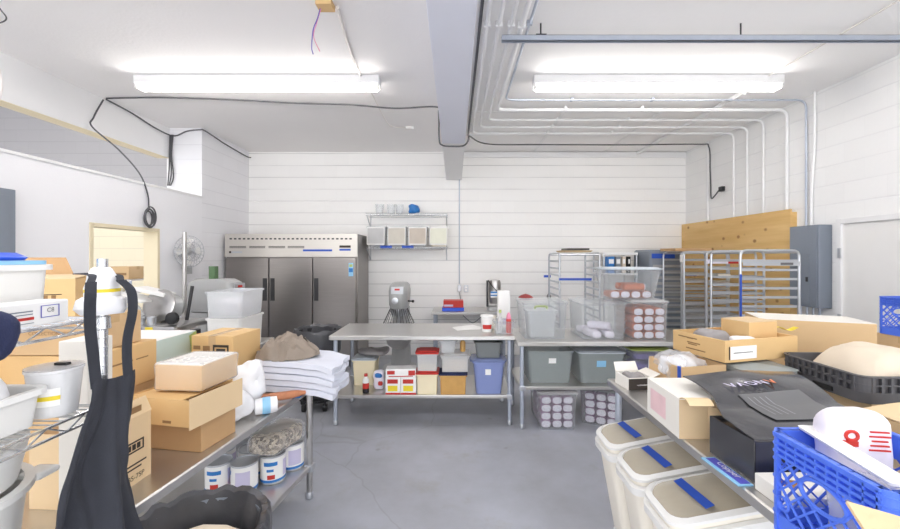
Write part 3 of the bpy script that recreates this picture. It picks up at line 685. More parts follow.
# ------------------------------------------------------------------ work tables
def worktable(label, loc, w, d, h, zs, rot=0, legm='galv', topm='steel_top', legs=True, shelf=True, inset=.055):
    t = thing('steel_work_table', label, 'table', loc, rot)
    m = M(); m.loft([rr(w-.02, d-.02, .012, h-.045), rr(w, d, .014, h-.038), rr(w, d, .014, h-.006), rr(w-.012, d-.012, .012, h)]); m.build('tabletop', topm, t)
    if shelf:
        m = M(); m.box(-w/2+.03, w/2-.03, -d/2+.03, d/2-.03, zs-.035, zs); m.build('undershelf', topm, t, bevel=.008)
    for sx in (-1, 1):
        for sy in (-1, 1):
            x, y = sx*(w/2-inset), sy*(d/2-inset)
            l = M().tube([(x, y, .03), (x, y, h-.045)], .0205, 14).build('leg', legm, t, smooth=True)
            M().lathe([(.016, 0), (.025, .008), (.025, .04), (.021, .05)], c=(x, y, 0), n=14).build('foot', 'alu', l, smooth=True)
            if shelf: M().cbox((x, y, zs-.018), (.06, .06, .05)).build('shelf_socket', 'alu', l, bevel=.008)
    return t
worktable('long steel work table standing in the middle before the back wall', (-.325, 4.33, 0), 1.85, .76, .9, .305)
worktable('steel table carrying clear bins, right of the middle work table', (1.51, 4.24, 0), 1.82, .76, .86, .42)
worktable('steel counter along the right with cartons, bins standing under its edge', (1.345, 1.55, 0), .74, 2.05, .9, .3, shelf=False)
worktable('wide steel table under the cartons nearest the right wall', (2.68, 1.9, 0), 1.86, 2.4, .9, .3, shelf=False)
worktable('steel table at the left wall holding the meat slicer', (-2.62, 3.53, 0), 1.74, .72, .9, .35)
# left aisle table, slightly turned
LT = (-.968, 2.82); LR = math.radians(-6.5)
def lt(u, v, z=.78):
    """point on the left aisle table: u in from its aisle edge, v from its far end"""
    return (LT[0]-u*math.cos(LR)+(-v)*(-math.sin(LR)), LT[1]-u*math.sin(LR)-v*math.cos(LR), z)
worktable('steel table along the left aisle loaded with cartons and towels', lt(.45, .81, 0), .9, 1.62, .80, .235, LR, 'steel', inset=.04)
# small table at the back
t = thing('small_steel_table', 'small steel table against the back wall holding the food processor', 'table', (.22, 6.42, 0))
m = M(); m.box(-.58, .58, -.34, .34, .80, .84); m.build('tabletop', 'steel_top', t, bevel=.006)
for sx in (-1, 1):
    for sy in (-1, 1): M().tube([(sx*.53, sy*.29, 0), (sx*.53, sy*.29, .80)], .02, 10).build('leg', 'galv', t, smooth=True)
M().tube(bez((-.1, -.33, .79), (.05, -.33, .68), (.2, -.33, .77), (.3, -.33, .66), (.42, -.33, .78)), .007, 6).build('cord', 'cable', t, smooth=True)

# ================================================================== ON AND UNDER THE MIDDLE TABLE
# things on the back small table
t = thing('food_processor', 'steel drum food processor with black stand on the small table', 'food processor', (.62, 6.4, .841))
M().loft([rr(.22, .3, .04, 0), rr(.2, .28, .04, .05)]).build('base', 'mixgrey', t, smooth=True)
M().box(-.115, -.085, -.03, .1, .04, .46).build('stand', 'iron', t, bevel=.01)
M().lathe([(.085, .1), (.095, .14), (.095, .42), (.08, .47), (.03, .48)], c=(.02, 0, 0), n=24).build('drum', 'steel', t, smooth=True)
M().tube(bez((-.09, -.02, .47), (-.05, -.1, .4), (.04, -.11, .3)), .008, 6).build('handle', 'black', t, smooth=True)
m = M().box(-.06, .1, -.104, -.098, .2, .3); m.k = 1; m.box(-.06, .1, -.107, -.104, .27, .295); m.box(-.06, .1, -.107, -.104, .225, .245)
m.build('label', ['paper', 'labelblue'], t)
t = thing('stacked_tray', 'red and blue boxes stacked on the small back table', 'box', (-.03, 6.32, .841))
M().box(-.17, .17, -.12, .12, 0, .05).build('lower_tray', 'blue', t, bevel=.004)
M().box(-.15, .16, -.11, .11, .051, .16).build('upper_box', 'red', t, bevel=.004)
M().box(-.14, .0, -.114, -.111, .07, .10).build('label', 'lilac', t)
# trash can on dolly, left of the middle table
t = thing('trash_can', 'black lined trash can on a caster dolly beside the middle table', 'trash can', (-1.54, 4.5, 0))
M().lathe([(.17, .13), (.2, .2), (.235, .82), (.25, .83), (.25, .85), (.225, .85), (.19, .16)], n=28).build('can', 'rubber', t, smooth=True)
m = M()
prof = [(.245, .62), (.257, .74), (.262, .86), (.25, .885), (.225, .86), (.21, .7), (.2, .45)]
rings = []
for r, z in prof:
    rings.append([((r+.012*noise.noise(Vector((k*.9, z*9, 0))))*math.cos(2*PI*k/36), (r+.012*noise.noise(Vector((k*.9, z*9, 0))))*math.sin(2*PI*k/36), z+.02*noise.noise(Vector((k*.5, 3, z*4)))) for k in range(36)])
m.loft(rings, False, True); m.build('liner', 'liner', t, smooth=True)
M().lathe([(.2, .1), (.21, .128)], n=20).build('dolly', 'rubber', t, smooth=True)
for a in range(5):
    x, y = .19*math.cos(2*PI*a/5+.4), .19*math.sin(2*PI*a/5+.4)
    c = M().tube([(x, y, .06), (x, y, .11)], .012, 8).box(x-.022, x-.017, y-.02, y+.02, .02, .075).box(x+.017, x+.022, y-.02, y+.02, .02, .075).build('caster', 'iron', t)
    M().tube([(x-.015, y, .035), (x+.015, y, .035)], .035, 14).build('wheel', 'rubber', c, smooth=True)
# under-shelf row, z .305
ZS = .3055
b = tote('cream flour bin with grey lid under the middle table, leftmost', (-.975, 4.4, ZS), .24, .26, .27, 0, 'cream_food', .012, .02, lid='binlid', cat='storage bin', name='food_bin')
tag(M().blob((-.9, 4.42, ZS+.335), (.34, .24, .07), .7, .025, 9, floor=True).build('grey_bag', 'greybag', smooth=True), 'crumpled grey bag on the cream flour bin lid', 'bag')
t = thing('sauce_bottle', 'small red labelled bottle with black bottom under the middle table', 'bottle', (-.905, 4.06, ZS))
M().lathe([(.03, 0), (.033, .01), (.033, .045)], n=18).build('bottom', 'black', t, smooth=True)
M().lathe([(.033, .045), (.033, .1)], n=18).build('label', 'red', t, smooth=True)
M().lathe([(.033, .1), (.033, .13), (.015, .16), (.015, .18)], n=18).build('neck', 'white_plastic', t, smooth=True)
M().lathe([(.018, .165), (.018, .19)], n=14).build('cap', 'red', t, smooth=True)
t = thing('snack_bag', 'small blue and white printed bag beside the red bottle', 'bag', (-.79, 4.16, ZS))
m = M(); m.blob((0, 0, .1), (.11, .07, .2), .55, .012, 14); m.build('bag', 'packwhite', t, smooth=True)
M().blob((.0, -.008, .15), (.08, .075, .05), .6, .005, 14).build('print', 'labelblue', t, smooth=True)
M().blob((.02, -.008, .07), (.05, .07, .05), .6, .005, 14).build('print', 'red', t, smooth=True)
for k in range(2):
    c = carton(['white carton with red and yellow print, left of the pair', 'white carton with red and yellow print, right of the pair'][k]+' under table', (-.62+.155*k, 4.06, ZS), .15, .12, .175, 0, 'paper', [('-y', .12, .62, .82, .86, 4), ('-y', .0, 0, 1, .1, 4), ('-y', .15, .18, .8, .5, 2)], tape=None, m2='yellow')
carton('flat white carton with red print lying across the pair of cartons', (-.545, 4.06, ZS+.176), .30, .14, .08, .06, 'paper', [('-y', .05, .35, .3, .8, 4), ('-y', .75, .2, .97, .8, 4), ('-y', .1, .05, .9, .16, 4)], tape=None)
def lidded(label, loc, w, d, h, mat, lid, food=None, r=.015):
    t = tote(label, loc, w, d, h, 0, mat, .006, r, lid=lid, name='food_container', cat='container', lidh=.03)
    if food:
        M().loft([rr(w-.03, d-.03, r, .006), rr(w-.024, d-.024, r, h*food[1])]).build('contents', food[0], t)
    return t
lidded('square cream container with red lid, lower of its stack', (-.28, 4.1, ZS), .205, .2, .2, 'cream_food', 'red')
lidded('clear square container with red lid standing on the cream one', (-.28, 4.1, ZS+.2325), .205, .2, .17, 'milky', 'red', ('cream_food', .45))
b = lidded('brown filled container with navy lid under the middle table', (-.02, 4.1, ZS), .26, .2, .19, 'amber', 'navy')
c = lidded('wide clear container with tan contents stacked on the navy lid', (.0, 4.13, ZS+.2225), .27, .26, .15, 'milky', 'milky', ('card_lite', .85))
tote('small empty clear tub tipped on top of the tan container', (-.075, 4.13, ZS+.405), .18, .2, .13, 0, 'milky', .02, .03, name='food_container', cat='container')
t = thing('amber_bottle', 'amber bottle with black cap standing on the tan container', 'bottle', (.08, 4.12, ZS+.405)); t.scale = (1, 1, .9)
M().lathe([(.026, 0), (.028, .01), (.028, .1), (.014, .125)], n=18).build('bottle', 'amber', t, smooth=True)
M().lathe([(.017, .125), (.017, .15)], n=14).build('cap', 'black', t, smooth=True)
b = tote('blue tapered bin with clear lid under the middle table, rightmost', (.34, 4.14, ZS), .31, .3, .325, 0, 'binblue', .03, .04, lid='bluebin', sticker=(.38, .6, .56, .78, 'paper'), handles='bluebin')
tote('dark grey tub upside on the blue bin lid', (.34, 4.17, ZS+.349), .27, .24, .16, 0, 'darkbin', .02, .03)
# on the middle table top
t = thing('paper_stack', 'loose sheets of white paper on the middle table', 'paper', (.12, 4.36, .901), .3)
for k in range(4):
    T = Matrix.Translation((.012*k, .01*k, 0)) @ Matrix.Rotation(.09*k, 4, 'Z')
    M().box(-.13, .13, -.1, .1, .002*k+.0002, .002*k+.0016, T).build('sheet', 'paper', t)
for k, (x, y, s, lab) in enumerate(((.335, 4.2, 1.0, 'white paper tub with red print at the middle table right end'), (.40, 4.36, .8, 'smaller cream tub behind the red printed tub'))):
    t = thing('paper_tub', lab, 'container', (x, y, .901))
    M().lathe([(.05*s, 0), (.062*s, .15*s), (.068*s, .155*s), (.068*s, .17*s), (.02, .178*s)], n=24).build('tub', 'paper' if k == 0 else 'cream_plastic', t, smooth=True)
    if k == 0:
        m = M(); rings = []
        for z in (.03, .075):
            rr_ = .0512+.012*z/.15
            rings.append([(rr_*1.02*math.cos(a), rr_*1.02*math.sin(a), z) for a in [PI*1.2+PI*.6*q/10 for q in range(11)]])
        m.add(rings[0]+rings[1], [(q, q+1, 12+q, 11+q) for q in range(10)]); m.build('print', 'red', t)
b = tote('small clear tub holding bottles at the middle table corner', (.50, 4.12, .901), .2, .2, .13, 0, 'clearbin', .015, .02, name='food_container', cat='container')
t = thing('ketchup_bottle', 'red squeeze bottle with pale cap in the small clear tub', 'bottle', (.55, 4.1, .906))
M().lathe([(.025, 0), (.028, .02), (.026, .14)], n=18).build('bottle', 'red', t, smooth=True)
M().lathe([(.027, .14), (.02, .18), (.008, .205)], n=16).build('cap', 'pink', t, smooth=True)
t = thing('spray_bottle', 'pale green clear bottle leaning in the small clear tub', 'bottle', (.465, 4.12, .906))
M().lathe([(.028, 0), (.03, .02), (.028, .12), (.012, .17), (.012, .2)], n=16).build('bottle', 'milky', t, smooth=True)
M().lathe([(.014, .2), (.014, .23)], n=12).build('cap', 'lime', t, smooth=True)
t = thing('white_canister', 'tall plain white carton behind the bottles on the middle table', 'box', (.545, 4.5, .901))
M().box(-.065, .065, -.06, .06, 0, .4).build('body', 'paper', t, bevel=.004)
M().box(-.06, .06, -.0625, -.0605, .03, .1).build('print', 'lilac', t)

# ================================================================== RIGHT STEEL TABLE: clear totes and packages
def sg(x): return math.copysign(abs(x)**.72, x)
def make_package(pm):
    t = thing('snack_package', 'x', 'package', (0, 0, 0))
    m = M()
    prof = [(.03, -.11), (.048, -.1), (.0515, -.06), (.0515, .06), (.048, .1), (.03, .11)]
    rings = [[(r*sg(math.cos(2*PI*k/16)), y, r*.725*sg(math.sin(2*PI*k/16))) for k in range(16)] for r, y in prof]
    m.loft([[(p[0], p[1], p[2]+.0375) for p in rg] for rg in rings]); m.build('wrapper', pm, t, smooth=True)
    m = M(); m.loft([[(r*sg(math.cos(2*PI*k/16)), y, .0375+r*.725*sg(math.sin(2*PI*k/16))) for k in range(16)] for r, y in ((.0445, -.1045), (.042, -.112), (.03, -.115))])
    m.build('end_seal', 'packwhite', t, smooth=True)
    return t
protos = {'packorange': None, 'packmauve': None, 'packwhite': None}
def put_pack(pm, loc, rot, label, group):
    p = protos[pm]
    if p is None:
        p = make_package(pm); protos[pm] = p; p.location = loc; p.rotation_euler = (0, 0, rot); p['label'] = label; p['group'] = group; return p
    return clone(p, label, loc, rot, group)
def fill(pm, cx, cy, z0, nx, nz, ny, rot, label, group, jit=.03):
    c, s = math.cos(rot), math.sin(rot)
    for iz in range(nz):
        for ix in range(nx):
            for iy in range(ny):
                x = (ix-(nx-1)/2)*.106; y = (iy-(ny-1)/2)*.23
                put_pack(pm, (cx+x*c-y*s, cy+x*s+y*c, z0+iz*.0768), rot+random.uniform(-jit, jit), label, group)
A = tote('large clear tote at the left end of the bin table', (.90, 4.2, .861), .44, .46, .36, 0, 'clearbin', .02, .04, lid='clearbin')
t = tote('small milky tub with lime handle inside the leftmost clear tote', (.885, 4.17, .866), .29, .26, .26, 0, 'milky', .02, .03, lid='milky', name='food_container', cat='container')
M().loft([rr(.24, .2, .02, .004), rr(.25, .21, .02, .13)]).build('contents', 'greybag', t)
M().tube(bez((-.06, -.05, .282), (-.05, -.06, .305), (.05, -.06, .305), (.06, -.05, .282)), .011, 8).build('handle', 'lime', t, smooth=True)
B = tote('large clear tote in the middle of the bin table, nearly empty', (1.48, 4.2, .861), .44, .48, .35, 0, 'clearbin', .012, .04, lid='clearbin')
for k, (x, y, z, r) in enumerate(((1.40, 4.1, .8665, .2), (1.56, 4.1, .8665, -.15), (1.48, 4.12, .9425, .9), (1.42, 4.32, .8665, 1.3), (1.60, 4.29, .8665, .1))):
    put_pack('packwhite', (x, y, z), r, 'loose white package lying in the nearly empty clear tote', 'packages in the nearly empty tote')
C = tote('clear tote packed with orange packages at the bin table right end', (1.93, 4.2, .861), .36, .5, .37, 0, 'clearbin', .012, .03, lid='milky')
fill('packorange', 1.93, 4.2, .8665, 3, 4, 2, 0, 'orange package with white end in the tote below the stacked one', 'orange packages in the lower tote')
D = tote('clear tote with grey lid stacked on top of the packed tote', (1.80, 4.2, 1.2535), .54, .44, .30, 0, 'clearbin', .05, .05, lid='binlid')
fill('packorange', 1.80, 4.2, 1.2585, 4, 1, 1, 0, 'orange package with white end in the topmost stacked tote', 'orange packages in the top tote', .04)
for y in (4.12, 4.27): put_pack('packorange', (1.83, y, 1.336), PI/2, 'orange package with white end in the topmost stacked tote', 'orange packages in the top tote')
t = thing('red_dish', 'dark red shallow dish upturned on the leftmost clear tote', 'dish', (.76, 4.3, .861+.384))
M().lathe([(.08, 0), (.078, .006), (.05, .025), (.02, .035), (.004, .04)], n=24).build('dish', 'maroon', t, smooth=True)
# on its undershelf
E = tote('grey clear bin with white sticker under the bin table, left', (.95, 4.2, .4205), .46, .46, .325, 0, 'greybin', .03, .04, sticker=(.46, .62, .62, .78, 'paper'))
F = tote('grey clear bin with pale lid and blue sticker under the bin table', (1.465, 4.2, .4205), .46, .46, .30, 0, 'greybin', .03, .04, lid='binlid', sticker=(.38, .55, .58, .76, 'skyblue'))
G = tote('clear bin of purple packs with white label, right under bin table', (1.955, 4.16, .4205), .38, .4, .33, 0, 'clearbin', .02, .04, lid='lime', sticker=(.4, .45, .75, .8, 'paper'))
for k in range(3):
    o = M().blob((0, 0, .045), (.3, .3, .09), .6, .015, 9, seed=k).build('purple_pack', 'purple', smooth=True); o.location = (1.955, 4.16, .428+.1*k)
    tag(o, 'purple pack lying in the lime-lidded bin under the table', 'package', 'purple packs in the bin')
H = tote('clear tote packed with mauve packages on the floor, left one', (1.0, 4.14, 0.001), .36, .54, .35, 0, 'clearbin', .015, .03, lid='film')
fill('packmauve', 1.0, 4.14, .0065, 3, 4, 2, 0, 'mauve package with white end in the left floor tote', 'mauve packages in the left floor tote')
I = tote('clear tote of mauve packages on the floor, turned at an angle', (1.55, 4.2, .001), .40, .52, .35, -.42, 'clearbin', .015, .03, lid='film')
fill('packmauve', 1.55, 4.2, .0065, 3, 4, 2, -.42, 'mauve package with white end in the angled floor tote', 'mauve packages in the angled floor tote')

# ================================================================== SHEET PAN RACKS
def pan_rack(name, label, loc, rot, w=.66, d=.5, h=1.76, n=15, extra=None, mat='alu', z0=.3):
    """ladder frames at the two ends, pan slides across; w is the ladder width"""
    t = thing(name, label, 'rack', loc, rot)
    for sy in (-1, 1):
        y = sy*(d/2-.0125)
        f = M().tube(elbow([(-w/2+.0125, y, .14), (-w/2+.0125, y, h-.012), (w/2-.0125, y, h-.012), (w/2-.0125, y, .14)], .07, 6), .0135, 8).build('end_frame', mat, t, smooth=True)
        for k in range(n):
            z = z0+k*(h-.12-z0)/(n-1)
            M().box(-w/2+.02, w/2-.02, y-.009-sy*.012, y+.009-sy*.012, z-.013, z+.013).build('pan_slide', mat, f, bevel=.003)
    for z in (.16, h-.03):
        for sx in (-1, 1): M().tube([(sx*(w/2-.0125), -d/2+.02, z), (sx*(w/2-.0125), d/2-.02, z)], .011, 8).build('cross_rail', mat, t)
    for sx in (-1, 1):
        for sy in (-1, 1):
            x, y = sx*(w/2-.02), sy*(d/2-.02)
            c = M().tube([(x, y, .09), (x, y, .145)], .011, 8).box(x-.022, x-.018, y-.02, y+.02, .04, .095).box(x+.018, x+.022, y-.02, y+.02, .04, .095).build('caster', 'iron', t)
            M().tube([(x-.015, y, .052), (x+.015, y, .052)], .052, 14).build('wheel', 'rubber', c, smooth=True)
    return t
R4 = pan_rack('sheet_pan_rack', 'aluminium pan rack nearest the grey electrical panel, blue tape on post', (3.29, 4.42, 0), 0, .64)
M().box(-.325, -.309, -.266, -.252, .85, 1.5).build('blue_tape', 'bluetape', R4)
M().box(-.3, .3, -.268, -.262, 1.59, 1.63).build('name_strip', 'alu', R4)
M().box(.09, .22, -.27, -.268, 1.597, 1.622).build('name_strip', 'cardgrey', R4)
R3 = pan_rack('sheet_pan_rack', 'aluminium pan rack second from the electrical panel, behind the taped one', (3.33, 5.06, 0), 0, .62)
M().box(-.31, -.02, -.258, -.254, 1.6, 1.65).build('name_strip', 'packwhite', R3)
M().box(-.05, .08, -.26, -.258, 1.6, 1.65).build('name_strip', 'red', R3)
M().cbox((-.1, -.26, 1.45), (.14, .02, .05)).build('tag', 'cream_plastic', R3)
R2 = pan_rack('sheet_pan_rack', 'aluminium pan rack third from the electrical panel, cardboard on its top', (3.38, 5.66, 0), 0, .64)
M().cbox((-.31, -.256, 1.66), (.06, .01, .1)).build('tag', 'paper', R2)
M().cbox((-.19, -.256, 1.44), (.15, .015, .03)).build('tape', 'bluetape', R2)
tag(M().box(3.0, 3.5, 5.45, 5.85, 1.7625, 1.80).build('cardboard_sheet', 'card_dark', bevel=.002), 'flat cardboard sheet lying on top of a pan rack', 'cardboard')
t = thing('covered_rack', 'tall grey covered pan rack with blue tape at its top', 'rack', (3.13, 6.2, 0))
m = M(); m.loft([rr(.48, .56, .03, .12), rr(.48, .56, .03, 1.76), rr(.44, .52, .03, 1.79)]); m.build('cover', 'panelgrey', t)
m = M()
for k in range(16): m.box(-.2, .2, -.286, -.28, .25+k*.085, .29+k*.085)
m.build('shelf_ribs', 'mixgrey', t)
M().box(-.22, .12, -.2875, -.281, 1.66, 1.73).build('blue_tape', 'bluetape', t)
for sx in (-1, 1):
    for sy in (-1, 1):
        x, y = sx*.2, sy*.24
        c = M().tube([(x, y, .06), (x, y, .125)], .012, 8).build('caster', 'iron', t); M().tube([(x-.015, y, .052), (x+.015, y, .052)], .052, 14).build('wheel', 'rubber', c, smooth=True)
# low rack behind the totes
t = thing('white_shelf_rack', 'white topped shelf rack behind the stacked totes by back wall', 'rack', (2.62, 6.5, 0))
M().box(-.3, .24, -.25, .25, 1.71, 1.75).build('top_shelf', 'white_paint', t, bevel=.004)
M().box(-.3, .24, -.25, .25, 1.40, 1.425).build('shelf', 'white_paint', t, bevel=.004)
M().box(-.3, .24, -.25, .25, .5, .525).build('shelf', 'white_paint', t, bevel=.004)
for sx in (-.285, .225):
    for sy in (-1, 1): M().tube([(sx, sy*.235, 0), (sx, sy*.235, 1.71)], .013, 8).build('post', 'alu', t)
for k, (x, w, mt, lab) in enumerate(((2.45, .1, 'labelblue', 'blue binder on the white rack shelf'), (2.56, .08, 'panelgrey', 'grey binder on the white rack shelf'), (2.65, .06, 'linen', 'cream binder on the white rack shelf'), (2.73, .05, 'black', 'black binder on the white rack shelf'))):
    b = thing('binder', lab, 'binder', (x, 6.38, 1.426))
    M().box(-w/2, w/2, -.11, .11, 0, .26).build('cover', mt, b, bevel=.003); M().box(-w/2+.012, w/2-.012, -.112, -.1105, .15, .22).build('spine_label', 'paper', b)
# rack facing us, by the back wall, open front
R1 = pan_rack('sheet_pan_rack', 'aluminium pan rack alone against the back wall with blue tape', (1.66, 5.62, 0), PI/2, .62, .56, 1.74)
M().box(-.325, -.318, -.15, .28, 1.37, 1.40).build('blue_tape', 'bluetape', R1)
t = thing('sheet_pan', 'tan sheet pan resting on top of the lone back rack', 'pan', (1.66, 5.6, 1.7445))
m = M(); m.loft([rr(.36, .4, .02, 0), rr(.40, .44, .02, .025), rr(.394, .434, .02, .025), rr(.354, .394, .02, .004)]); m.build('pan', 'card_lite', t)
tag(M().box(1.53, 1.83, 5.44, 5.76, 1.7755, 1.80).build('dark_tray', 'iron', bevel=.004), 'thin dark tray on top of the tan sheet pan', 'tray')
tag(M().box(1.52, 1.64, YB-.003, YB-.0005, 1.33, 1.37).build('tape_scrap', 'bluetape'), 'scrap of blue tape on the back wall left of lone rack', 'tape')
t = thing('hanging_whisk', 'small dark utensil hanging on the back wall beside lone rack', 'utensil', (1.6, YB-.035, 1.08))
M().tube([(0, .034, .11), (0, 0, .11), (0, 0, .0)], .008, 6).build('handle', 'iron', t)
m = M()
for k in range(6):
    a = PI*k/6; m.tube(bez((0, 0, 0), (.035*math.cos(a), .02*math.sin(a), -.08), (0, 0, -.13), (-.035*math.cos(a), -.02*math.sin(a), -.08), (0, 0, 0), n=5), .003, 4)
m.build('wires', 'iron', t)

# ================================================================== RIGHT FOREGROUND
def ingredient_bin(label, y):
    """white bin whose clear lid slopes to the aisle; long side runs under the counter"""
    t = thing('ingredient_bin', label, 'ingredient bin', (.86, y, 0))
    W, D = .66, .29
    m = M(); cx = W/2
    def ring(dx, dz, z0, z1, r, s=0):
        P = rr(W-2*dx, D-2*dx, r, 0, 5, (cx, 0)); out = []
        for p in P: out.append((p[0], p[1], z0+(z1-z0)*max(0, min(1, (p[0])/(W*.55)))+dz))
        return out
    m.loft([rr(W-.16, D-.07, .05, .06, 5, (cx+.02, 0)), ring(.012, -.05, .60, .72, .07), ring(.012, -.0, .60, .72, .07), ring(.016, -.0, .60, .72, .07), rr(W-.17, D-.08, .05, .066, 5, (cx+.02, 0))]); m.build('body', 'cream_plastic', t, smooth=True)
    m = M(); m.loft([ring(.012, -.07, .60, .72, .07), ring(-.006, -.065, .60, .72, .075), ring(-.008, -.03, .60, .72, .075), ring(.01, -.028, .60, .72, .07)], False, False); m.build('band', 'white_plastic', t, smooth=True)
    m = M(); m.loft([ring(.016, -.002, .60, .72, .07), ring(-.002, -.001, .60, .72, .075), ring(-.003, .012, .60, .72, .075), ring(.018, .02, .60, .72, .07), ring(.02, .012, .60, .72, .07), ring(.03, .0, .60, .72, .06)], False, False); m.build('lid_rim', 'white_plastic', t, smooth=True)
    m = M(); m.loft([ring(.02, .008, .60, .72, .07), ring(.022, .016, .60, .72, .07)]); m.build('lid', 'lidclear', t, smooth=True)
    m = M(); m.loft([ring(.03, -.11, .60, .72, .06), ring(.03, -.1, .60, .72, .06)]); m.build('flour', 'cream_food', t)
    sl = .12/(W*.55); T = Matrix.Translation((.16, .0, .60+.16*sl+.0175)) @ Matrix.Rotation(-math.atan(sl), 4, 'Y') @ Matrix.Rotation(.08, 4, 'Z')
    M().box(-.02, .02, -.105, .105, 0, .0015, T).build('blue_tape', 'bluetape', t)
    for sx in (.13, W-.1):
        for sy in (-1, 1):
            c = M().box(sx-.015, sx+.015, sy*.08-.015, sy*.08+.015, .045, .065).build('caster', 'iron', t); M().tube([(sx, sy*.08-.012, .025), (sx, sy*.08+.012, .025)], .025, 12).build('wheel', 'white_plastic', c, smooth=True)
    return t
ingredient_bin('white ingredient bin with taped clear lid, farthest under the right counter', 2.345)
ingredient_bin('white ingredient bin with taped clear lid, middle one of three', 2.03)
ingredient_bin('white ingredient bin with taped clear lid, nearest of the three', 1.715)

t = open_carton('small black and white open box at the counter far corner', (1.08, 2.42, .9005), .15, .15, .07, .12, 'kraft_white', [('-y', 0, 0, 1, .95, 3), ('-y', .35, .35, .8, .45, 2)])
flap(t, (-.075, .075, .07), (.075, .075, .07), (0, .03, .05), 'kraft_white'); flap(t, (.075, -.075, .07), (.075, .075, .07), (.05, 0, .02), 'kraft_white')
M().blob((0, 0, .055), (.12, .12, .05), .5, .02, 14).build('paper_filling', 'greybag', t, smooth=True)
# carton with white plastic bag and blue tape standing behind the white box
t = open_carton('tan carton holding a crumpled plastic bag, blue tape on its edge', (1.375, 2.38, .9005), .30, .26, .165, .2, 'card', [])
M().box(-.154, -.1505, -.134, -.11, .0, .17).build('blue_tape', 'bluetape', t)
M().blob((-.05, 0, .14), (.24, .22, .14), .6, .04, 11, floor=False).build('plastic_bag', 'film', t, smooth=True)
M().blob((-.05, 0, .13), (.2, .18, .1), .7, .03, 9, floor=False, seed=4).build('inner_bag', 'whitebag', t, smooth=True)
tote('flat translucent grey box beneath the printed tan tray', (1.72, 2.36, .9005), .29, .36, .155, .03, 'greybin', .02, .03, lid='greybin', lidh=.01)
# printed tan tray with things in it
t = open_carton('shallow printed tan tray with white label, on top of other boxes', (1.75, 2.52, 1.078), .56, .37, .125, .27, 'card_gold', [('-y', .07, .12, .42, .72, 2), ('-y', .05, .12, .065, .72, 3), ('-y', .11, .4, .37, .44, 3)], t_=.012)
for k, (u0, u1, v) in enumerate(((.12, .5, .82), (.3, .42, .8), (.3, .56, .6), (.32, .5, .52), (.28, .66, .3))):
    m = M(); mark(m, '-x', .56, .37, .125, 1-u1 if 0 else u0, v-.06, u1, v, 0); m.build('print_line', 'ink', t)
tag(M().blob((1.60, 2.49, 1.092+.065), (.22, .18, .13), .6, .03, 10).build('plastic_bag', 'greybag', smooth=True), 'grey plastic bag lying in the printed tan tray', 'bag')
tag(M().blob((1.735, 2.41, 1.092+.055), (.16, .08, .11), .5, .008, 10).build('white_packet', 'whitebag', smooth=True), 'folded white packet beside the grey bag in the tray', 'packet')
t = carton('small plain brown box standing in the printed tan tray', (1.885, 2.57, 1.0915), .23, .19, .185, .27, 'card_gold', tape=None)
M().box(-.115, .115, -.095, .095, .1853, .189).build('lid_board', 'card_lite', t)
# long box
carton('long cream-topped carton behind the printed tray', (2.50, 2.86, .9005), .62, .36, .345, -.37, 'card', [('-y', .05, .3, .09, .36, 1)], tape=None, top='kraft_white')
t = thing('yellow_tag', 'yellow paper tag lying on the tan tray corner', 'tag', (2.12, 2.58, 1.215))
M().grid(lambda u, v: ((u-.5)*.16, (v-.5)*.04, .006+.012*math.sin(u*7)), 12, 3, .0015).build('strip', 'yellow', t)
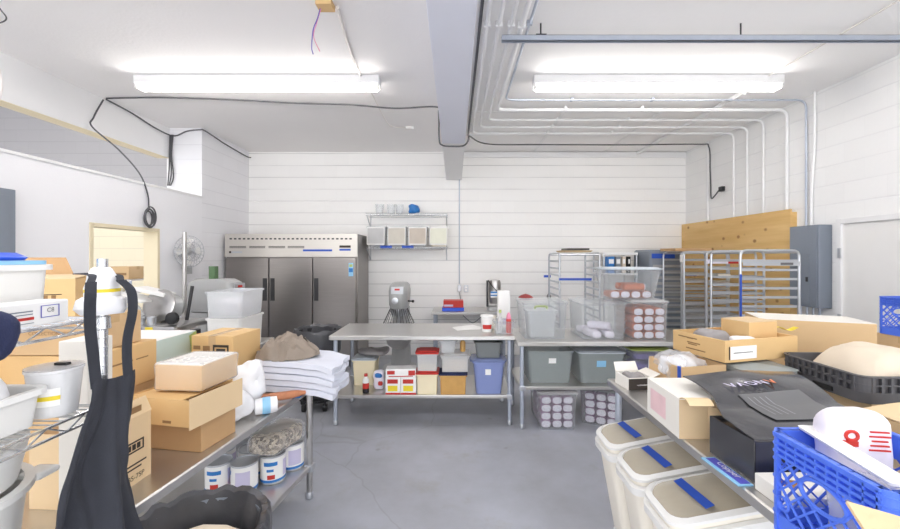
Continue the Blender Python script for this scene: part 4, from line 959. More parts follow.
# carton and blue crate behind it
carton('carton under the far blue crate, behind the bread tray', (3.42, 2.9, .9005), .36, .36, .2, 0, 'card')
def milk_crate(label, loc, rot=0, w=.33, h=.28):
    t = thing('milk_crate', label, 'crate', loc, rot); s = w/2
    for k in range(4):
        T = Matrix.Rotation(PI/2*k, 4, 'Z'); m = M(); th = .006
        def bx(u0, u1, z0, z1, y0=-s, y1=None): m.box(u0, u1, y0, y0+th if y1 is None else y1, z0, z1, T)
        # ribs and bands of the upper grid
        for z in (.0, .214, .231, .248, .265): bx(-s+.02, s-.02, z, z+.008, -s, -s+.014)
        bx(-s+.02, s-.02, h-.006, h, -s-.004, -s+.018)
        for q in range(10): bx(-s+.03+q*(w-.06)/9-.002, -s+.03+q*(w-.06)/9+.002, .214, h, -s, -s+.012)
        bx(-s+.02, s-.02, .214, h, -s+.012, -s+.016)
        bx(-s+.02, s-.02, 0, .05, -s+.004, -s+.01)
        # diagonal lattice between z .05 and .2
        zl, zh, ul = .05, .214, s-.025
        for sg in (-1, 1):
            for q in range(-10, 11):
                c = q*.05; pts = []
                # line u*sg = z - zl + c   clip
                lo = max(-ul, sg*c if sg > 0 else -10); 
                seg = []
                for i in range(25):
                    z = zl+(zh-zl)*i/24; u = sg*(z-zl)+c
                    if -ul <= u <= ul and ((u/.062)**2+((z-.172)/.036)**2 > 1): seg.append((u, z))
                    elif seg:
                        pts.append(seg); seg = []
                if seg: pts.append(seg)
                for sgm in pts:
                    if len(sgm) > 1:
                        (ua, za), (ub, zb) = sgm[0], sgm[-1]; y = -s+.004
                        m.tube([T @ Vector((ua, y+.004, za)), T @ Vector((ub, y+.004, zb))], .0036, 4)
        # oval hand hole
        m.tube([T @ Vector((.064*math.cos(2*PI*i/24), -s+.006, .172+.036*math.sin(2*PI*i/24))) for i in range(24)], .006, 6, closed=True)
        m.tube([T @ Vector((-ul+.02+.0*i+.018*math.cos(2*PI*i/16), -s+.006, .085+.018*math.sin(2*PI*i/16))) for i in range(16)], .004, 6, closed=True)
        bx(-ul-.003, -ul+.003, .05, .214, -s, -s+.012); bx(ul-.003, ul+.003, .05, .214, -s, -s+.012)
        m.build('side_wall', 'crateblue', t)
        m = M(); P = []
        for i in range(7):
            a = PI+PI/2*i/6; P.append((-s+.03+.03*math.cos(a), -s+.03+.03*math.sin(a)))
        inn = [(-s+.03+.022*math.cos(PI+PI/2*i/6), -s+.03+.022*math.sin(PI+PI/2*i/6)) for i in range(7)]
        m.loft([[T @ Vector((x, y, z)) for x, y in P+inn[::-1]] for z in (0, h)])
        for z in (.05, .1, .15, .2, .222, .244, .266): m.tube([T @ Vector((x, y, z)) for x, y in P], .003, 5)
        m.build('corner_post', 'crateblue', t)
    m = M(); 
    for q in range(9): m.box(-s+.01, s-.01, -s+.02+q*(w-.04)/8-.004, -s+.02+q*(w-.04)/8+.004, 0, .006).box(-s+.02+q*(w-.04)/8-.004, -s+.02+q*(w-.04)/8+.004, -s+.01, s-.01, .006, .01)
    m.build('bottom_grid', 'crateblue', t)
    return t
milk_crate('blue milk crate at the far right near the door', (3.40, 2.9, 1.1015), 0)
NC = milk_crate('blue milk crate in the right foreground filled with packages', (1.082, 1.005, .9005), 0)
# bread tray
def bread_tray():
    t = thing('bread_tray', 'dark grey plastic bread tray holding a cloth-covered bag', 'tray', (2.25, 2.12, .985), -.02)
    w, d = .66, .5
    m = M(); m.loft([rr(w-.02, d-.02, .05, 0, 6), rr(w, d, .06, .055, 6), rr(w-.016, d-.016, .055, .055, 6), rr(w-.036, d-.036, .05, .008, 6)]); m.build('base', 'darktray', t, smooth=True)
    m = M()
    m.loft([rr(w-.03, d-.03, .05, .05, 6), rr(w-.03, d-.03, .05, .13, 6), rr(w-.038, d-.038, .05, .13, 6), rr(w-.038, d-.038, .05, .05, 6), rr(w-.03, d-.03, .05, .05, 6)], False, False)
    m.loft([rr(w, d, .06, .122, 6), rr(w+.006, d+.006, .06, .13, 6), rr(w-.016, d-.016, .055, .13, 6), rr(w-.016, d-.016, .055, .122, 6), rr(w, d, .06, .122, 6)], False, False)
    m.loft([rr(w, d, .06, .086, 6), rr(w, d, .06, .092, 6), rr(w-.012, d-.012, .055, .092, 6), rr(w-.012, d-.012, .055, .086, 6), rr(w, d, .06, .086, 6)], False, False)
    for sx in (-1, 1):
        for q in range(11):
            y = -d/2+.05+q*(d-.1)/10; m.cbox((sx*(w/2-.006), y, .09), (.012, .012, .072))
            if q < 10: m.cbox((sx*(w/2-.004), y+(d-.1)/20, .089), (.006, .022, .012))
    for sy in (-1, 1):
        for q in range(14):
            x = -w/2+.05+q*(w-.1)/13; m.cbox((x, sy*(d/2-.006), .09), (.012, .012, .072))
    for sx in (-1, 1):
        for sy in (-1, 1):
            P = [(sx*(w/2-.06+.057*math.cos(a)), sy*(d/2-.06+.057*math.sin(a))) for a in [PI/2*i/6 for i in range(7)]]
            m.loft([[(x, y, z) for x, y in P]+[(x*.98, y*.98, z) for x, y in P[::-1]] for z in (.05, .125)])
    m.build('rail_band', 'darktray', t)
    m = M().box(-w/2-.002, -w/2+.01, -.09, .02, .012, .035); m.build('hand_slot', 'black', t)
    return t
bread_tray()
carton('tan carton beneath the dark bread tray', (2.25, 2.12, .9005), .5, .4, .083, 0, 'card_lite', tape=None)
def cl(u, v):
    x = (u-.5)*.54; y = (v-.5)*.40
    dome = max(0, 1-(2*u-1)**4)*max(0, 1-(2*v-1)**4)
    return (2.27+x, 2.12+y, .998+.03+.185*dome**.8*(.75+.25*math.sin(u*3+.6))+.02*noise.noise(Vector((u*5, v*5, 2))))
t = thing('cloth_bag', 'bulging cream cloth bag lying in the dark bread tray', 'bag', (0, 0, 0))
m = M(); m.grid(cl, 24, 18, .006); m.build('cloth', 'linen', t, smooth=True)
# white box with pink print and torn open end
t = open_carton('white carton with pink print and torn open end on counter', (1.125, 1.86, .9005), .32, .30, .168, -.03, 'kraft_white', [])
m = M(); mark(m, '-x', .32, .30, .168, .12, .2, .62, .8, 0); m.build('pink_print', 'pinkfade', t)
m = M(); mark(m, '-y', .32, .30, .168, 0, 0, 1, 1, 0, .001); m.build('raw_end', 'card_lite', t)
M().box(-.161, .161, -.14, .151, .1685, .172).build('top_panel', 'kraft_white', t)
m = M(); m.grid(lambda u, v: (-.158+.10*u, -.152-.075*v, .172-.015*v+.02*math.sin(v*2.6)), 6, 10, .004); m.build('flap', 'card_lite', t, smooth=True)
m = M(); m.grid(lambda u, v: (-.04+.1*u, -.152-.035*math.sin(u*3)*v, .02+.12*v), 6, 6, .004); m.build('torn_flap', 'card_lite', t, smooth=True)
# black glossy box, lid thrown back over the white carton
t = open_carton('glossy black appliance box with its lid folded back', (1.275, 1.505, .9005), .50, .22, .145, .06, 'glossblack', [('-y', .01, .02, .99, .96, 2)], m2='navyblack', t_=.008)
w_, d_, h_ = .5, .22, .145
def lidf(u, v):
    bend = max(0, v-.45)
    z = h_+.006+.022*min(1, v/.4)+.055*math.sin(min(1, bend*2.0)*PI*.5)+.008*math.sin(u*6+v*5)*v
    a_ = .07*max(0, min(1, (v-.3)/.3))
    return (-.25+a_+(.50-a_)*u+.15*u*v, -.112+.50*v+.04*u*v-.05*(1-v)*u*0, z)
m = M(); m.grid(lidf, 26, 20, .004); m.build('lid', 'glossblack', t, smooth=True)
M().box(-.242, .242, -.102, .102, .128, .133).build('inner_tray', 'glossblack', t)
def gp(u, v):
    a = Vector(lidf(u, v)); return (a.x, a.y, a.z+.006)
m = M(); m.grid(lambda u, v: gp(.22+.55*u+.12*(1-v), .22+.38*v), 12, 8, .002); m.build('grey_insert_card', 'cardgrey', t, smooth=True)
m = M()
for k in range(4):
    m.grid(lambda u, v: (lambda a: (a[0], a[1], a[2]+.005))(gp(.38+.05*k+.008*u-.1*v, .28+.26*v)), 2, 24)
m.build('insert_text_line', 'cardline', t)
def word(parent, s, p, size, rot, tilt, mat, name='lettering'):
    c = bpy.data.curves.new(name, 'FONT'); c.body = s; c.size = size; c.align_x = 'CENTER'; c.align_y = 'CENTER'; c.materials.append(MT[mat]); c.offset = .0015
    o = bpy.data.objects.new(name, c); COL.objects.link(o); o.parent = parent; o.location = p; o.rotation_euler = (tilt, 0, rot); return o
zt = gp(.5, .55)[2]
for k, ch in enumerate('ANOVA'):
    u = .60-.09*k; p = gp(u, .72); word(t, ch if ch != 'A' else '\u039b', (p[0], p[1], p[2]+.004), .062, PI, 0, 'orange' if k == 0 else 'lilac')
# blue flyer card on the counter edge
t = thing('flyer_card', 'small blue and purple printed card at the counter edge', 'card', (.987, 1.455, .9005), math.radians(-87))
M().box(-.095, .095, -.03, .024, 0, .004).build('card', 'skyblue', t)
M().box(-.088, .088, -.016, .02, .0042, .0052).build('printed_panel', 'indigo', t)
text(t, 'Copper', 'top', .2, .07, .0052, .5, .62, .034, 'paper', 0, .001)
# stained white carton under black box near corner
t = carton('low white carton stained brown beside the blue crate', (1.17, 1.275, .9005), .32, .15, .055, .02, 'kraft_white', tape=None)
m = M()
P = [(-.10+.035*math.cos(a)*(1+.3*math.sin(3*a)), .0+.03*math.sin(a)*(1+.2*math.cos(2*a)), .0562) for a in [2*PI*i/18 for i in range(18)]]
m.add(P, [tuple(range(18))]); m.build('stain', 'stain', t)
# contents of near crate
t = thing('printed_bag', 'white bag with red logo lying in the foreground blue crate', 'bag', (1.09, 1.10, 1.03), -.15)
M().blob((0, 0, .115), (.16, .08, .23), .45, .008, 12).build('bag', 'packwhite', t, smooth=True)
m = M()
m.tube([(-.03+.014*math.cos(2*PI*i/16), -.0425, .175+.012*math.sin(2*PI*i/16)) for i in range(16)], .0045, 6, closed=True)
m.cbox((-.035, -.043, .155), (.036, .008, .014)); m.build('red_logo', 'red', t)
m = M()
for k in range(5): m.cbox((.035+.0*k, -.0425, .14+.012*k), (.05-.006*(k % 3), .003, .004))
m.build('print_line', 'red', t)
t = thing('packet', 'cream packet standing in the foreground blue crate', 'packet', (1.15, .93, .915))
M().blob((0, 0, .12), (.16, .09, .24), .45, .008, 14).build('packet', 'linen', t, smooth=True)
tag(M().blob((.995, .95, .912+.12), (.1, .16, .24), .5, .02, 12, seed=3).build('plastic_bag', 'film', smooth=True), 'clear plastic bag stuffed at the aisle side of blue crate', 'bag')
t = thing('plastic_strip', 'long white plastic lid laid across the foreground crate rim', 'lid', (.995, 1.01, 1.183), math.radians(-10))
M().loft([rr(.05, .30, .008, 0), rr(.056, .306, .01, .008), rr(.04, .29, .006, .012)]).build('panel', 'white_plastic', t)
# cardboard carton at the near right corner with a flap out over the aisle
t = open_carton('open tan carton at the near end of the right counter', (1.13, .60, .9005), .36, .36, .25, 0, 'card_lite')
def nf(u, v):
    a = Vector((-.18, .18, .25)).lerp(Vector((-.40, .145, .325)), u); b = Vector((-.18, -.18, .25)).lerp(Vector((-.50, -.06, .29)), u)
    return a.lerp(b, v)
m = M(); m.grid(nf, 8, 8, .005); m.build('flap', 'card_lite', t)
# cardboard pieces behind the crate
t = thing('cardboard_pieces', 'folded cardboard piece behind the foreground blue crate', 'cardboard', (1.90, 1.60, .9005), .2)
M().box(-.2, .2, -.12, .12, 0, .14).build('folded_board', 'card', t, bevel=.003)
m = M(); m.grid(lambda u, v: (-.2+.4*u, -.12+.22*v, .142+.01*math.sin(u*3)+.01*v), 6, 5, .004); m.build('loose_flap', 'card_lite', t, smooth=True)

# ================================================================== LEFT TABLE AND BACK-LEFT
Zt = .8005
P_ = lt
def on(u, v, z=Zt): return lt(u, v, z)
t = carton('plain tan carton, bottom of the stack at the aisle edge', (-1.28, 1.93, Zt), .32, .22, .145, -.16, 'card_dark', tape='y')
t = open_carton('tan carton with cut open side, middle of the aisle edge stack', (-1.26, 1.88, Zt+.147), .34, .28, .115, -.2, 'card_gold', [('-y', .15, .1, .3, .2, 1), ('-y', .55, .1, .68, .2, 1)])
M().box(.171, .175, -.16, .15, -.002, .13).build('side_panel', 'card_lite', t)
M().box(-.165, .1, -.135, .135, .106, .11).build('top_board', 'card_gold', t)
t = carton('carton wrapped in clear film on top of the aisle edge stack', (-1.25, 1.95, Zt+.2705), .23, .25, .115, -.1, 'card_gold', tape=None, top='kraft_white')
m = M(); m.blob((.0, 0, .059), (.25, .27, .13), .18, .006, 16, 36, 18, floor=False); m.build('film', 'film_thin', t, smooth=True)
t = open_carton('printed tan carton standing nearest on the left table', (-1.36, 1.51, Zt), .24, .24, .26, -.04, 'card_lite')
m = M(); o_ = ('+x', .24, .24, .26)
for u0, v0, u1, v1 in ((.3, .48, .85, .505), (.3, .62, .85, .645), (.3, .505, .33, .62), (.82, .505, .85, .62)): mark(m, *o_, u0, v0, u1, v1, 0)
for k in range(5): mark(m, *o_, .35+.09*k, .52, .42+.09*k, .605, 0)
for k in range(2): mark(m, *o_, .4-.05*k, .29-.06*k, .9-.1*k, .315-.06*k, 0)
m.build('print', 'inkdark', t)
text(t, 'LBS-7SP', '+x', .24, .24, .26, .66, .11, .028, 'inkdark')
flap(t, (.12, -.12, .26), (.12, .12, .26), (-.02, 0, .06), 'card_lite')
m = M(); mark(m, '+x', .24, .24, .26, .4, 1.06, .8, 1.15, 0); m.build('flap_print', 'ink', t)
t = carton('tan carton at the bottom of the tall left stack', (-1.70, 1.85, Zt), .38, .34, .272, -.03, 'card', tape='x')
t = carton('wide tan carton with faint print, second in the tall left stack', (-1.70, 1.83, Zt+.275), .40, .36, .195, -.03, 'card_gold', [('+x', .15, .62, .6, .66, 1), ('+x', .65, .62, .85, .65, 1)], tape='x')
t = carton('tan carton printed along its side, third in the tall stack', (-1.70, 1.80, Zt+.473), .34, .3, .15, 0, 'card', tape='x')
text(t, 'COLLECTION STORE', '-y', .34, .3, .15, .62, .6, .021, 'ink')
t = open_carton('tan carton with barcode print and raised flap, top of stack', (-1.7515, 1.655, Zt+.626), .34, .26, .165, .5, 'card_gold', [('-y', .05, .72, .3, .78, 1), ('-y', .05, .58, .2, .63, 1), ('-y', .42, .40, .88, .42, 3), ('-y', .42, .62, .88, .64, 3)]+[('-y', .44+.07*k, .44, .48+.07*k, .61, 1) for k in range(6)])
flap(t, (-.17, .13, .165), (.10, .13, .165), (-.03, .03, .085), 'card_dark'); flap(t, (-.17, -.13, .165), (.17, -.13, .165), (.0, .25, .008), 'card_lite')
carton('tan carton at the back left corner behind the tall stack', (-2.08, 1.5, Zt), .26, .30, .5, -.1, 'card', tape='y')
# pale green box, printed box
t = carton('pale green carton with white top behind the film-wrapped carton', (-1.93, 2.50, Zt), .40, .34, .39, -.03, 'palegreen', tape=None, top='paper')
m = M(); m.add([(.203, .17, .39), (.203, .10, .37), (.206, .12, .24), (.206, .172, .2)], [(0, 1, 2, 3)]); m.build('torn_corner', 'lime', t)
t = carton('golden printed carton with diamond mark beside the towels', (-1.49, 2.62, Zt), .28, .28, .39, -.12, 'card_gold', [('-y', .05, .78, .22, .84, 1), ('-y', .28, .72, .45, .84, 1), ('-y', .3, .62, .4, .68, 1), ('-y', .52, .66, .9, .70, 3), ('-y', .52, .82, .9, .86, 3), ('-y', .52, .70, .56, .82, 3), ('-y', .86, .70, .9, .82, 3), ('-y', .6, .72, .82, .8, 3), ('-y', .03, .6, .26, .63, 1), ('-y', .03, .52, .22, .55, 1)], tape='y')
m = M(); m.add([(.05, -.1415, .22), (.09, -.1415, .26), (.05, -.1415, .30), (.01, -.1415, .26)], [(0, 1, 2, 3)]); m.build('diamond_mark', 'inkdark', t)
# towels
for k in range(5):
    def tw(u, v, k=k):
        L_ = .545+.012*math.sin(k*2.3); x = -1.30+L_*u; ov = max(0, x+1.0)
        y = 2.71+(v-.5)*(.37-.015*(k % 2))-.1*(u-.5)
        z = .812+.041*(k+1)-.5*ov*ov-.001*k*u+.016*noise.noise(Vector((u*4, v*5, 1)))*u-.008*math.sin(v*3)*u
        e = max(0, u-.9)*.1*math.sin(v*9+k)
        return (x+e, y, z)
    o = M().grid(tw, 30, 14, .034).build('folded_towel', 'towel', smooth=True)
    tag(o, ['lowest folded white towel of the pile on the left table', 'second folded white towel from the bottom of the pile', 'middle folded white towel of the pile', 'fourth folded white towel, next below the top one', 'top folded white towel, right beneath the grey cloth'][k], 'towel', 'folded white towels on the left table')
def gc(u, v):
    a = 2*PI*u; r = v
    x = r*math.cos(a)*.21; y = r*math.sin(a)*.16
    hgt = max(0, 1-r**3)*.075
    n1 = .06*(1-2.6*abs(noise.noise(Vector((x*9+2, y*11, 3)))))+.03*(1-2.5*abs(noise.noise(Vector((x*20, y*22, 8)))))
    return (-1.13+x+.02*noise.noise(Vector((a, r*3, 0))), 2.70+y, 1.015+hgt+n1*(.35+.65*(1-r))*(1 if r < .97 else .3))
tag(M().grid(gc, 72, 24).build('grey_cloth', 'taupe', smooth=True), 'crumpled taupe grey cloth lying on the white towels', 'cloth')
t = thing('sausage_pack', 'pack of brown sausages lying at the table edge below towels', 'food', (-1.08, 2.40, Zt+.005))
for k in range(5):
    M().tube(bez((-.13+.03*k, -.05+.012*k, .025), (-.06+.03*k, .0+.012*k, .03), (.02+.03*k, .03+.02*k, .025)), .022, 10, rad=lambda q: .024*math.sin(PI*min(.93, max(.07, q)))**.4).build('sausage', 'sausage', t, smooth=True)
tag(M().box(-1.0, -.965, 2.49, 2.56, Zt, Zt+.012).build('blue_wrapper', 'labelblue', bevel=.003), 'small blue wrapper at the table edge beside sausages', 'wrapper')
for k, (x, y, dx, dy, dz, lab) in enumerate(((-1.2, 2.335, .15, .15, .27, 'tall white plastic bag leaning on the film-wrapped carton'), (-1.19, 2.15, .17, .18, .16, 'round white plastic bag at the aisle edge'), )):
    tag(M().blob((x, y, Zt+dz/2), (dx, dy, dz), .75, .03, 9, seed=k).build('white_bag', 'whitebag', smooth=True), lab, 'bag')
t = thing('napkin_roll', 'white roll with blue print beside the round white bag', 'roll', (-1.06, 2.245, Zt+.047), .5)
M().lathe([(.02, -.06), (.042, -.055), (.045, 0), (.042, .055), (.02, .06)], n=18, T=Matrix.Rotation(PI/2, 4, 'Y')).build('roll', 'whitebag', t, smooth=True)
M().lathe([(.0455, -.02), (.046, 0), (.0455, .02)], n=18, T=Matrix.Rotation(PI/2, 4, 'Y'), cap0=False, cap1=False).build('printed_band', 'skyblue', t, smooth=True)
tag(M().lathe([(.04, 0), (.05, .03), (.045, .06), (.02, .075)], c=(-1.32, 1.68, Zt), n=18).build('white_bowl', 'white_plastic', smooth=True), 'small white plastic bowl upturned behind the nearest printed carton', 'bowl') if 0 else None
# cans on the undershelf
def can(label, x, y, rot, bag=False, blue=True):
    t = thing('food_can', label, 'can', (x, y, .2355), rot)
    M().lathe([(.074, 0), (.078, .004), (.078, .008), (.076, .01), (.076, .172), (.078, .174), (.078, .178), (.073, .178), (.072, .172), (.01, .171)], n=28).build('can', 'alu', t, smooth=True)
    M().lathe([(.0768, .014), (.0768, .166)], n=28, cap0=False, cap1=False).build('paper_label', 'paper', t, smooth=True)
    def patch(nm, mt, a0, a1, z0, z1):
        m = M(); A = [a0+(a1-a0)*i/10 for i in range(11)]; m.add([(.0774*math.cos(a), .0774*math.sin(a), z) for z in (z0, z1) for a in A], [(i, i+1, 12+i, 11+i) for i in range(10)]); m.build(nm, mt, t, smooth=True)
    patch('brand_band', 'labelblue', -2.2, -1.1, .118, .142); patch('brand_band', 'labelblue', -1.95, -1.4, .082, .098)
    patch('tomato_picture', 'red', -1.9, -1.3, .035, .062)
    patch('nutrition_panel', 'lilac', -.6, .5, .04, .14)
    M().lathe([(.0773, .014), (.0773, .03)], n=28, cap0=False, cap1=False).build('blue_band', 'labelblue', t, smooth=True)
    return t
can('large white can with picture, left one at the front of the shelf', -1.475, 2.5, .2)
can('large white can turned to its printed back, second from left', -1.31, 2.49, -1.2)
can('large white can under the bag of nuts, label facing the aisle', -1.185, 2.605, .3)
can('large white can farthest along the shelf edge under the bag', -1.125, 2.765, -.9)
can('large white can in the back row behind the turned can', -1.36, 2.67, .5)
can('large white can deepest in the shelf behind the others', -1.55, 2.67, .1)
t = thing('bag_of_nuts', 'clear bag of chopped nuts lying across two cans', 'bag', (-1.19, 2.68, .4145), 1.3)
M().blob((0, 0, .06), (.34, .22, .12), .5, .012, 12, 32, 16).build('nuts', 'nuts', t, smooth=True)
M().blob((0, 0, .066), (.36, .235, .132),   .42, .01, 14, 32, 16).build('film', 'film_thin', t, smooth=True)
# table at the left wall: tubs, slicer
t = tote('white plastic tub at the bottom of the pair behind the towels', (-1.915, 3.5, .9005), .29, .40, .27, 0, 'white_plastic', .012, .03)
t = tote('milky plastic tub nested in the white tub, holding white sacks', (-1.915, 3.5, 1.1715), .30, .41, .22, .03, 'milky', .012, .03)
M().blob((0, 0, .08), (.22, .32, .14), .5, .01, 9).build('contents', 'packwhite', t, smooth=True)
t = thing('meat_slicer', 'steel meat slicer on the table by the left wall', 'slicer', (-2.62, 3.5, .9005))
M().loft([rr(.5, .36, .05, .02), rr(.54, .4, .05, .12), rr(.5, .36, .05, .16)]).build('base', 'steel', t, smooth=True)
M().loft([rr(.66, .44, .03, .161), rr(.68, .46, .03, .175), rr(.68, .46, .03, .205), rr(.64, .42, .03, .215)]).build('platform', 'steel', t, smooth=True)
for sx in (-1, 1):
    for sy in (-1, 1): M().lathe([(.025, 0), (.02, .021)], c=(sx*.2, sy*.14, 0), n=12).build('foot', 'rubber', t)
Tb = Matrix.Translation((.03, .0, .355)) @ Matrix.Rotation(math.radians(-20), 4, 'Z') @ Matrix.Rotation(math.radians(74), 4, 'X') @ Matrix.Scale(1.35, 4, (1, 0, 0))
M().lathe([(.03, -.01), (.125, -.008), (.145, -.004), (.145, .004), (.13, .02), (.05, .03)], n=36, T=Tb).build('blade_guard', 'steel', t, smooth=True)
M().lathe([(.11, .0), (.12, .03), (.1, .09), (.03, .1)], n=28, T=Tb @ Matrix.Translation((0, 0, -.13))).build('motor_housing', 'mixgrey', t, smooth=True)
M().box(-.33, -.1, -.12, .1, 0, .014, Matrix.Translation((.06, 0, .36)) @ Matrix.Rotation(.28, 4, 'Y')).build('carriage_tray', 'white_plastic', t, bevel=.004)
M().box(-.12, .16, -.04, .12, 0, .03, Matrix.Translation((-.06, 0, .465)) @ Matrix.Rotation(.22, 4, 'Y')).build('food_pusher', 'white_plastic', t, bevel=.006)
M().tube(bez((-.26, -.1, .22), (-.25, -.12, .36), (-.16, -.13, .42), (-.06, -.14, .36), (0, -.15, .28)), .022, 10).build('carriage_arm', 'mixgrey', t, smooth=True)
M().tube([(.24, .05, .22), (.27, .08, .52)], .014, 8).build('guard_rod', 'iron', t, smooth=True)
M().lathe([(.05, 0), (.05, .03), (.03, .045)], n=18, T=Matrix.Translation((.27, -.16, .27)) @ Matrix.Rotation(PI/2, 4, 'X')).build('control_knob', 'black', t, smooth=True)
M().cbox((.12, -.233, .19), (.06, .006, .03)).build('switch', 'yellow', t); M().cbox((.04, -.233, .19), (.03, .006, .026)).build('switch', 'purple', t)
for k in range(3): M().lathe([(.03, 0), (.036, .06), (.02, .07)], c=(-.1+.09*k, -.15, .216), n=14).build('sharpener_part', ['cream_plastic', 'alu', 'alu'][k], t, smooth=True)
t = thing('white_cup', 'cream paper cup standing on the slicer table', 'cup', (-2.18, 3.23, .9005))
M().lathe([(.03, 0), (.038, .1), (.041, .1), (.04, .105), (.036, .1), (.028, .004)], n=20).build('cup', 'cream_plastic', t, smooth=True)
t = thing('red_jar', 'small orange-red jar beside the slicer knob', 'jar', (-2.22, 3.42, .9005))
M().lathe([(.035, 0), (.04, .01), (.04, .13)], n=18).build('jar', 'orange', t, smooth=True); M().lathe([(.041, .13), (.041, .16)], n=18).build('lid', 'black', t, smooth=True)
# things beyond the serving window
t = thing('side_counter', 'steel counter in the room beyond the serving window', 'table', (-4.75, 5.3, 0))
M().box(-.7, .7, -.3, .3, 1.22, 1.25).build('top', 'steel_top', t, bevel=.004); M().box(-.7, .7, -.3, .3, 1.38, 1.395).build('upper_shelf', 'steel_top', t)
for sx in (-1, 1):
    for sy in (-1, 1): M().tube([(sx*.66, sy*.26, 0), (sx*.66, sy*.26, 1.38)], .016, 8).build('leg', 'galv', t)
carton('cardboard box on the shelf beyond the serving window', (-4.35, 5.3, 1.396), .3, .3, .16, 0, 'card', [('-y', .1, .3, .9, .5, 1)])
t = thing('white_appliance', 'white appliance on the counter beyond the serving window', 'appliance', (-4.75, 5.2, 1.2505))
M().box(-.25, .25, -.18, .18, 0, .1).build('case', 'white_plastic', t, bevel=.01); M().box(-.2, .2, -.184, -.181, .02, .05).build('vent', 'iron', t)

# ================================================================== LEFT FOREGROUND: wire shelving
SX0, SX1, SY0, SY1 = -1.43, -.97, -.2, 1.10
t = thing('wire_shelving', 'chrome wire shelving unit at the left foreground', 'shelf', (0, 0, 0))
for x in (SX0, SX1):
    for y in (SY0, SY1):
        m = M().tube([(x, y, .03), (x, y, 1.675)], .0127, 14)
        for k in range(62): m.lathe([(.0127, 0), (.0133, .001), (.0133, .003), (.0127, .004)], c=(x, y, .06+k*.0254), n=14, cap0=False, cap1=False)
        p = m.build('post', 'chrome', t, smooth=True)
        M().lathe([(.02, 0), (.02, .02), (.012, .031)], c=(x, y, 0), n=12).build('foot', 'alu', p)
for zz in (1.513, 1.272, .80, .2):
    m = M()
    for (a, b) in (((SX1, SY0), (SX1, SY1)), ((SX0, SY0), (SX0, SY1)), ((SX0, SY0), (SX1, SY0)), ((SX0, SY1), (SX1, SY1))):
        a_, b_ = Vector((*a, 0)), Vector((*b, 0)); n = max(6, int((b_-a_).length/.05))
        for dz in (0, -.028): m.tube([a_+Vector((0, 0, zz+dz)), b_+Vector((0, 0, zz+dz))], .0038, 6)
        pts = []
        for k in range(n+1): pts.append(a_.lerp(b_, k/n)+Vector((0, 0, zz-(.0 if k % 2 else .028))))
        m.tube(pts, .0026, 5)
    for k in range(52):
        y = SY0+.012+k*(SY1-SY0-.024)/51; m.tube([(SX0, y, zz+.003), (SX1, y, zz+.003)], .002, 4)
    for x in (SX0+.15, SX0+.31): m.tube([(x, SY0, zz-.002), (x, SY1, zz-.002)], .003, 5)
    for x in (SX0, SX1):
        for y in (SY0, SY1): m.lathe([(.0135, 0), (.02, .004), (.018, .036), (.0135, .038)], c=(x, y, zz-.033), n=14, cap0=False, cap1=False)
    m.build('wire_shelf', 'chrome', t, smooth=True)
Z1 = 1.5185; Z2 = 1.2775; Z3 = .8055
tote('white plastic tub on the top wire shelf at far left', (-1.205, .90, Z1), .26, .34, .142, 0, 'white_plastic', .008, .03)
t = thing('blue_tray', 'blue tray lid resting on the white tub at far left', 'lid', (-1.205, .90, Z1+.1425))
M().loft([rr(.27, .33, .03, 0), rr(.27, .33, .03, .01)]).build('pale_tray', 'skyblue', t); M().loft([rr(.22, .28, .04, .0105), rr(.23, .29, .04, .018), rr(.2, .26, .04, .03)]).build('lid', 'blue', t, smooth=True)
t = carton('slim white carton with red stripe on the top wire shelf', (-1.02, .895, Z1), .07, .25, .055, 0, 'paper', [('+x', .38, .28, .66, .40, 4), ('+x', .4, .62, .65, .67, 1), ('+x', .5, .5, .65, .54, 1), ('+x', .3, .13, .66, .16, 1)], tape=None, marks_mat='panelgrey')
m = M()
for u0, v0, u1, v1 in ((.72, .3, .9, .33), (.72, .8, .9, .83), (.72, .3, .73, .83), (.89, .3, .9, .83)): mark(m, '+x', .07, .25, .055, u0, v0, u1, v1, 0)
m.build('emblem_frame', 'indigo', t); text(t, 'C8', '+x', .07, .25, .055, .81, .6, .015, 'cardgrey')
tag(M().blob((-.922, .735, 1.525), (.07, .19, .12), .8, .02, 9, floor=False, seed=6).build('navy_cloth', 'navy', smooth=True), 'navy blue cloth bunched on the top wire shelf edge', 'cloth')
# white cap and wrappings threaded over the shelf post
t = thing('post_wrapping', 'white wrapped cone with yellow band fitted over the shelf post', 'cap', (SX1, SY1, Z1+.004))
def wob(prof, nm, mt, seed, amp):
    rings = [[((r+amp*noise.noise(Vector((math.cos(2*PI*k/28)*1.5, math.sin(2*PI*k/28)*1.5, z*20+seed))))*math.cos(2*PI*k/28), (r+amp*noise.noise(Vector((math.cos(2*PI*k/28)*1.5, math.sin(2*PI*k/28)*1.5, z*20+seed))))*math.sin(2*PI*k/28), z) for k in range(28)] for r, z in prof]
    M().loft(rings, False, False).build(nm, mt, t, smooth=True)
wob([(.03, .002), (.044, .002), (.053, .018), (.05, .042), (.04, .05)], 'wrapping', 'whitebag', 2, .010)
wob([(.038, .048), (.039, .058), (.038, .062)], 'rim', 'paper', 2, .002)
wob([(.0385, .062), (.0385, .071)], 'yellow_band', 'yellow', 2, .002)
wob([(.038, .071), (.035, .085), (.031, .105), (.022, .125), (.0165, .13)], 'cone', 'whitebag', 5, .006)
# white container and paper sleeve behind the post: stands on the tall stack side
t = carton('narrow white carton standing behind the shelf post', (-1.225, 1.33, Zt), .09, .1, .61, .05, 'kraft_white', tape=None)
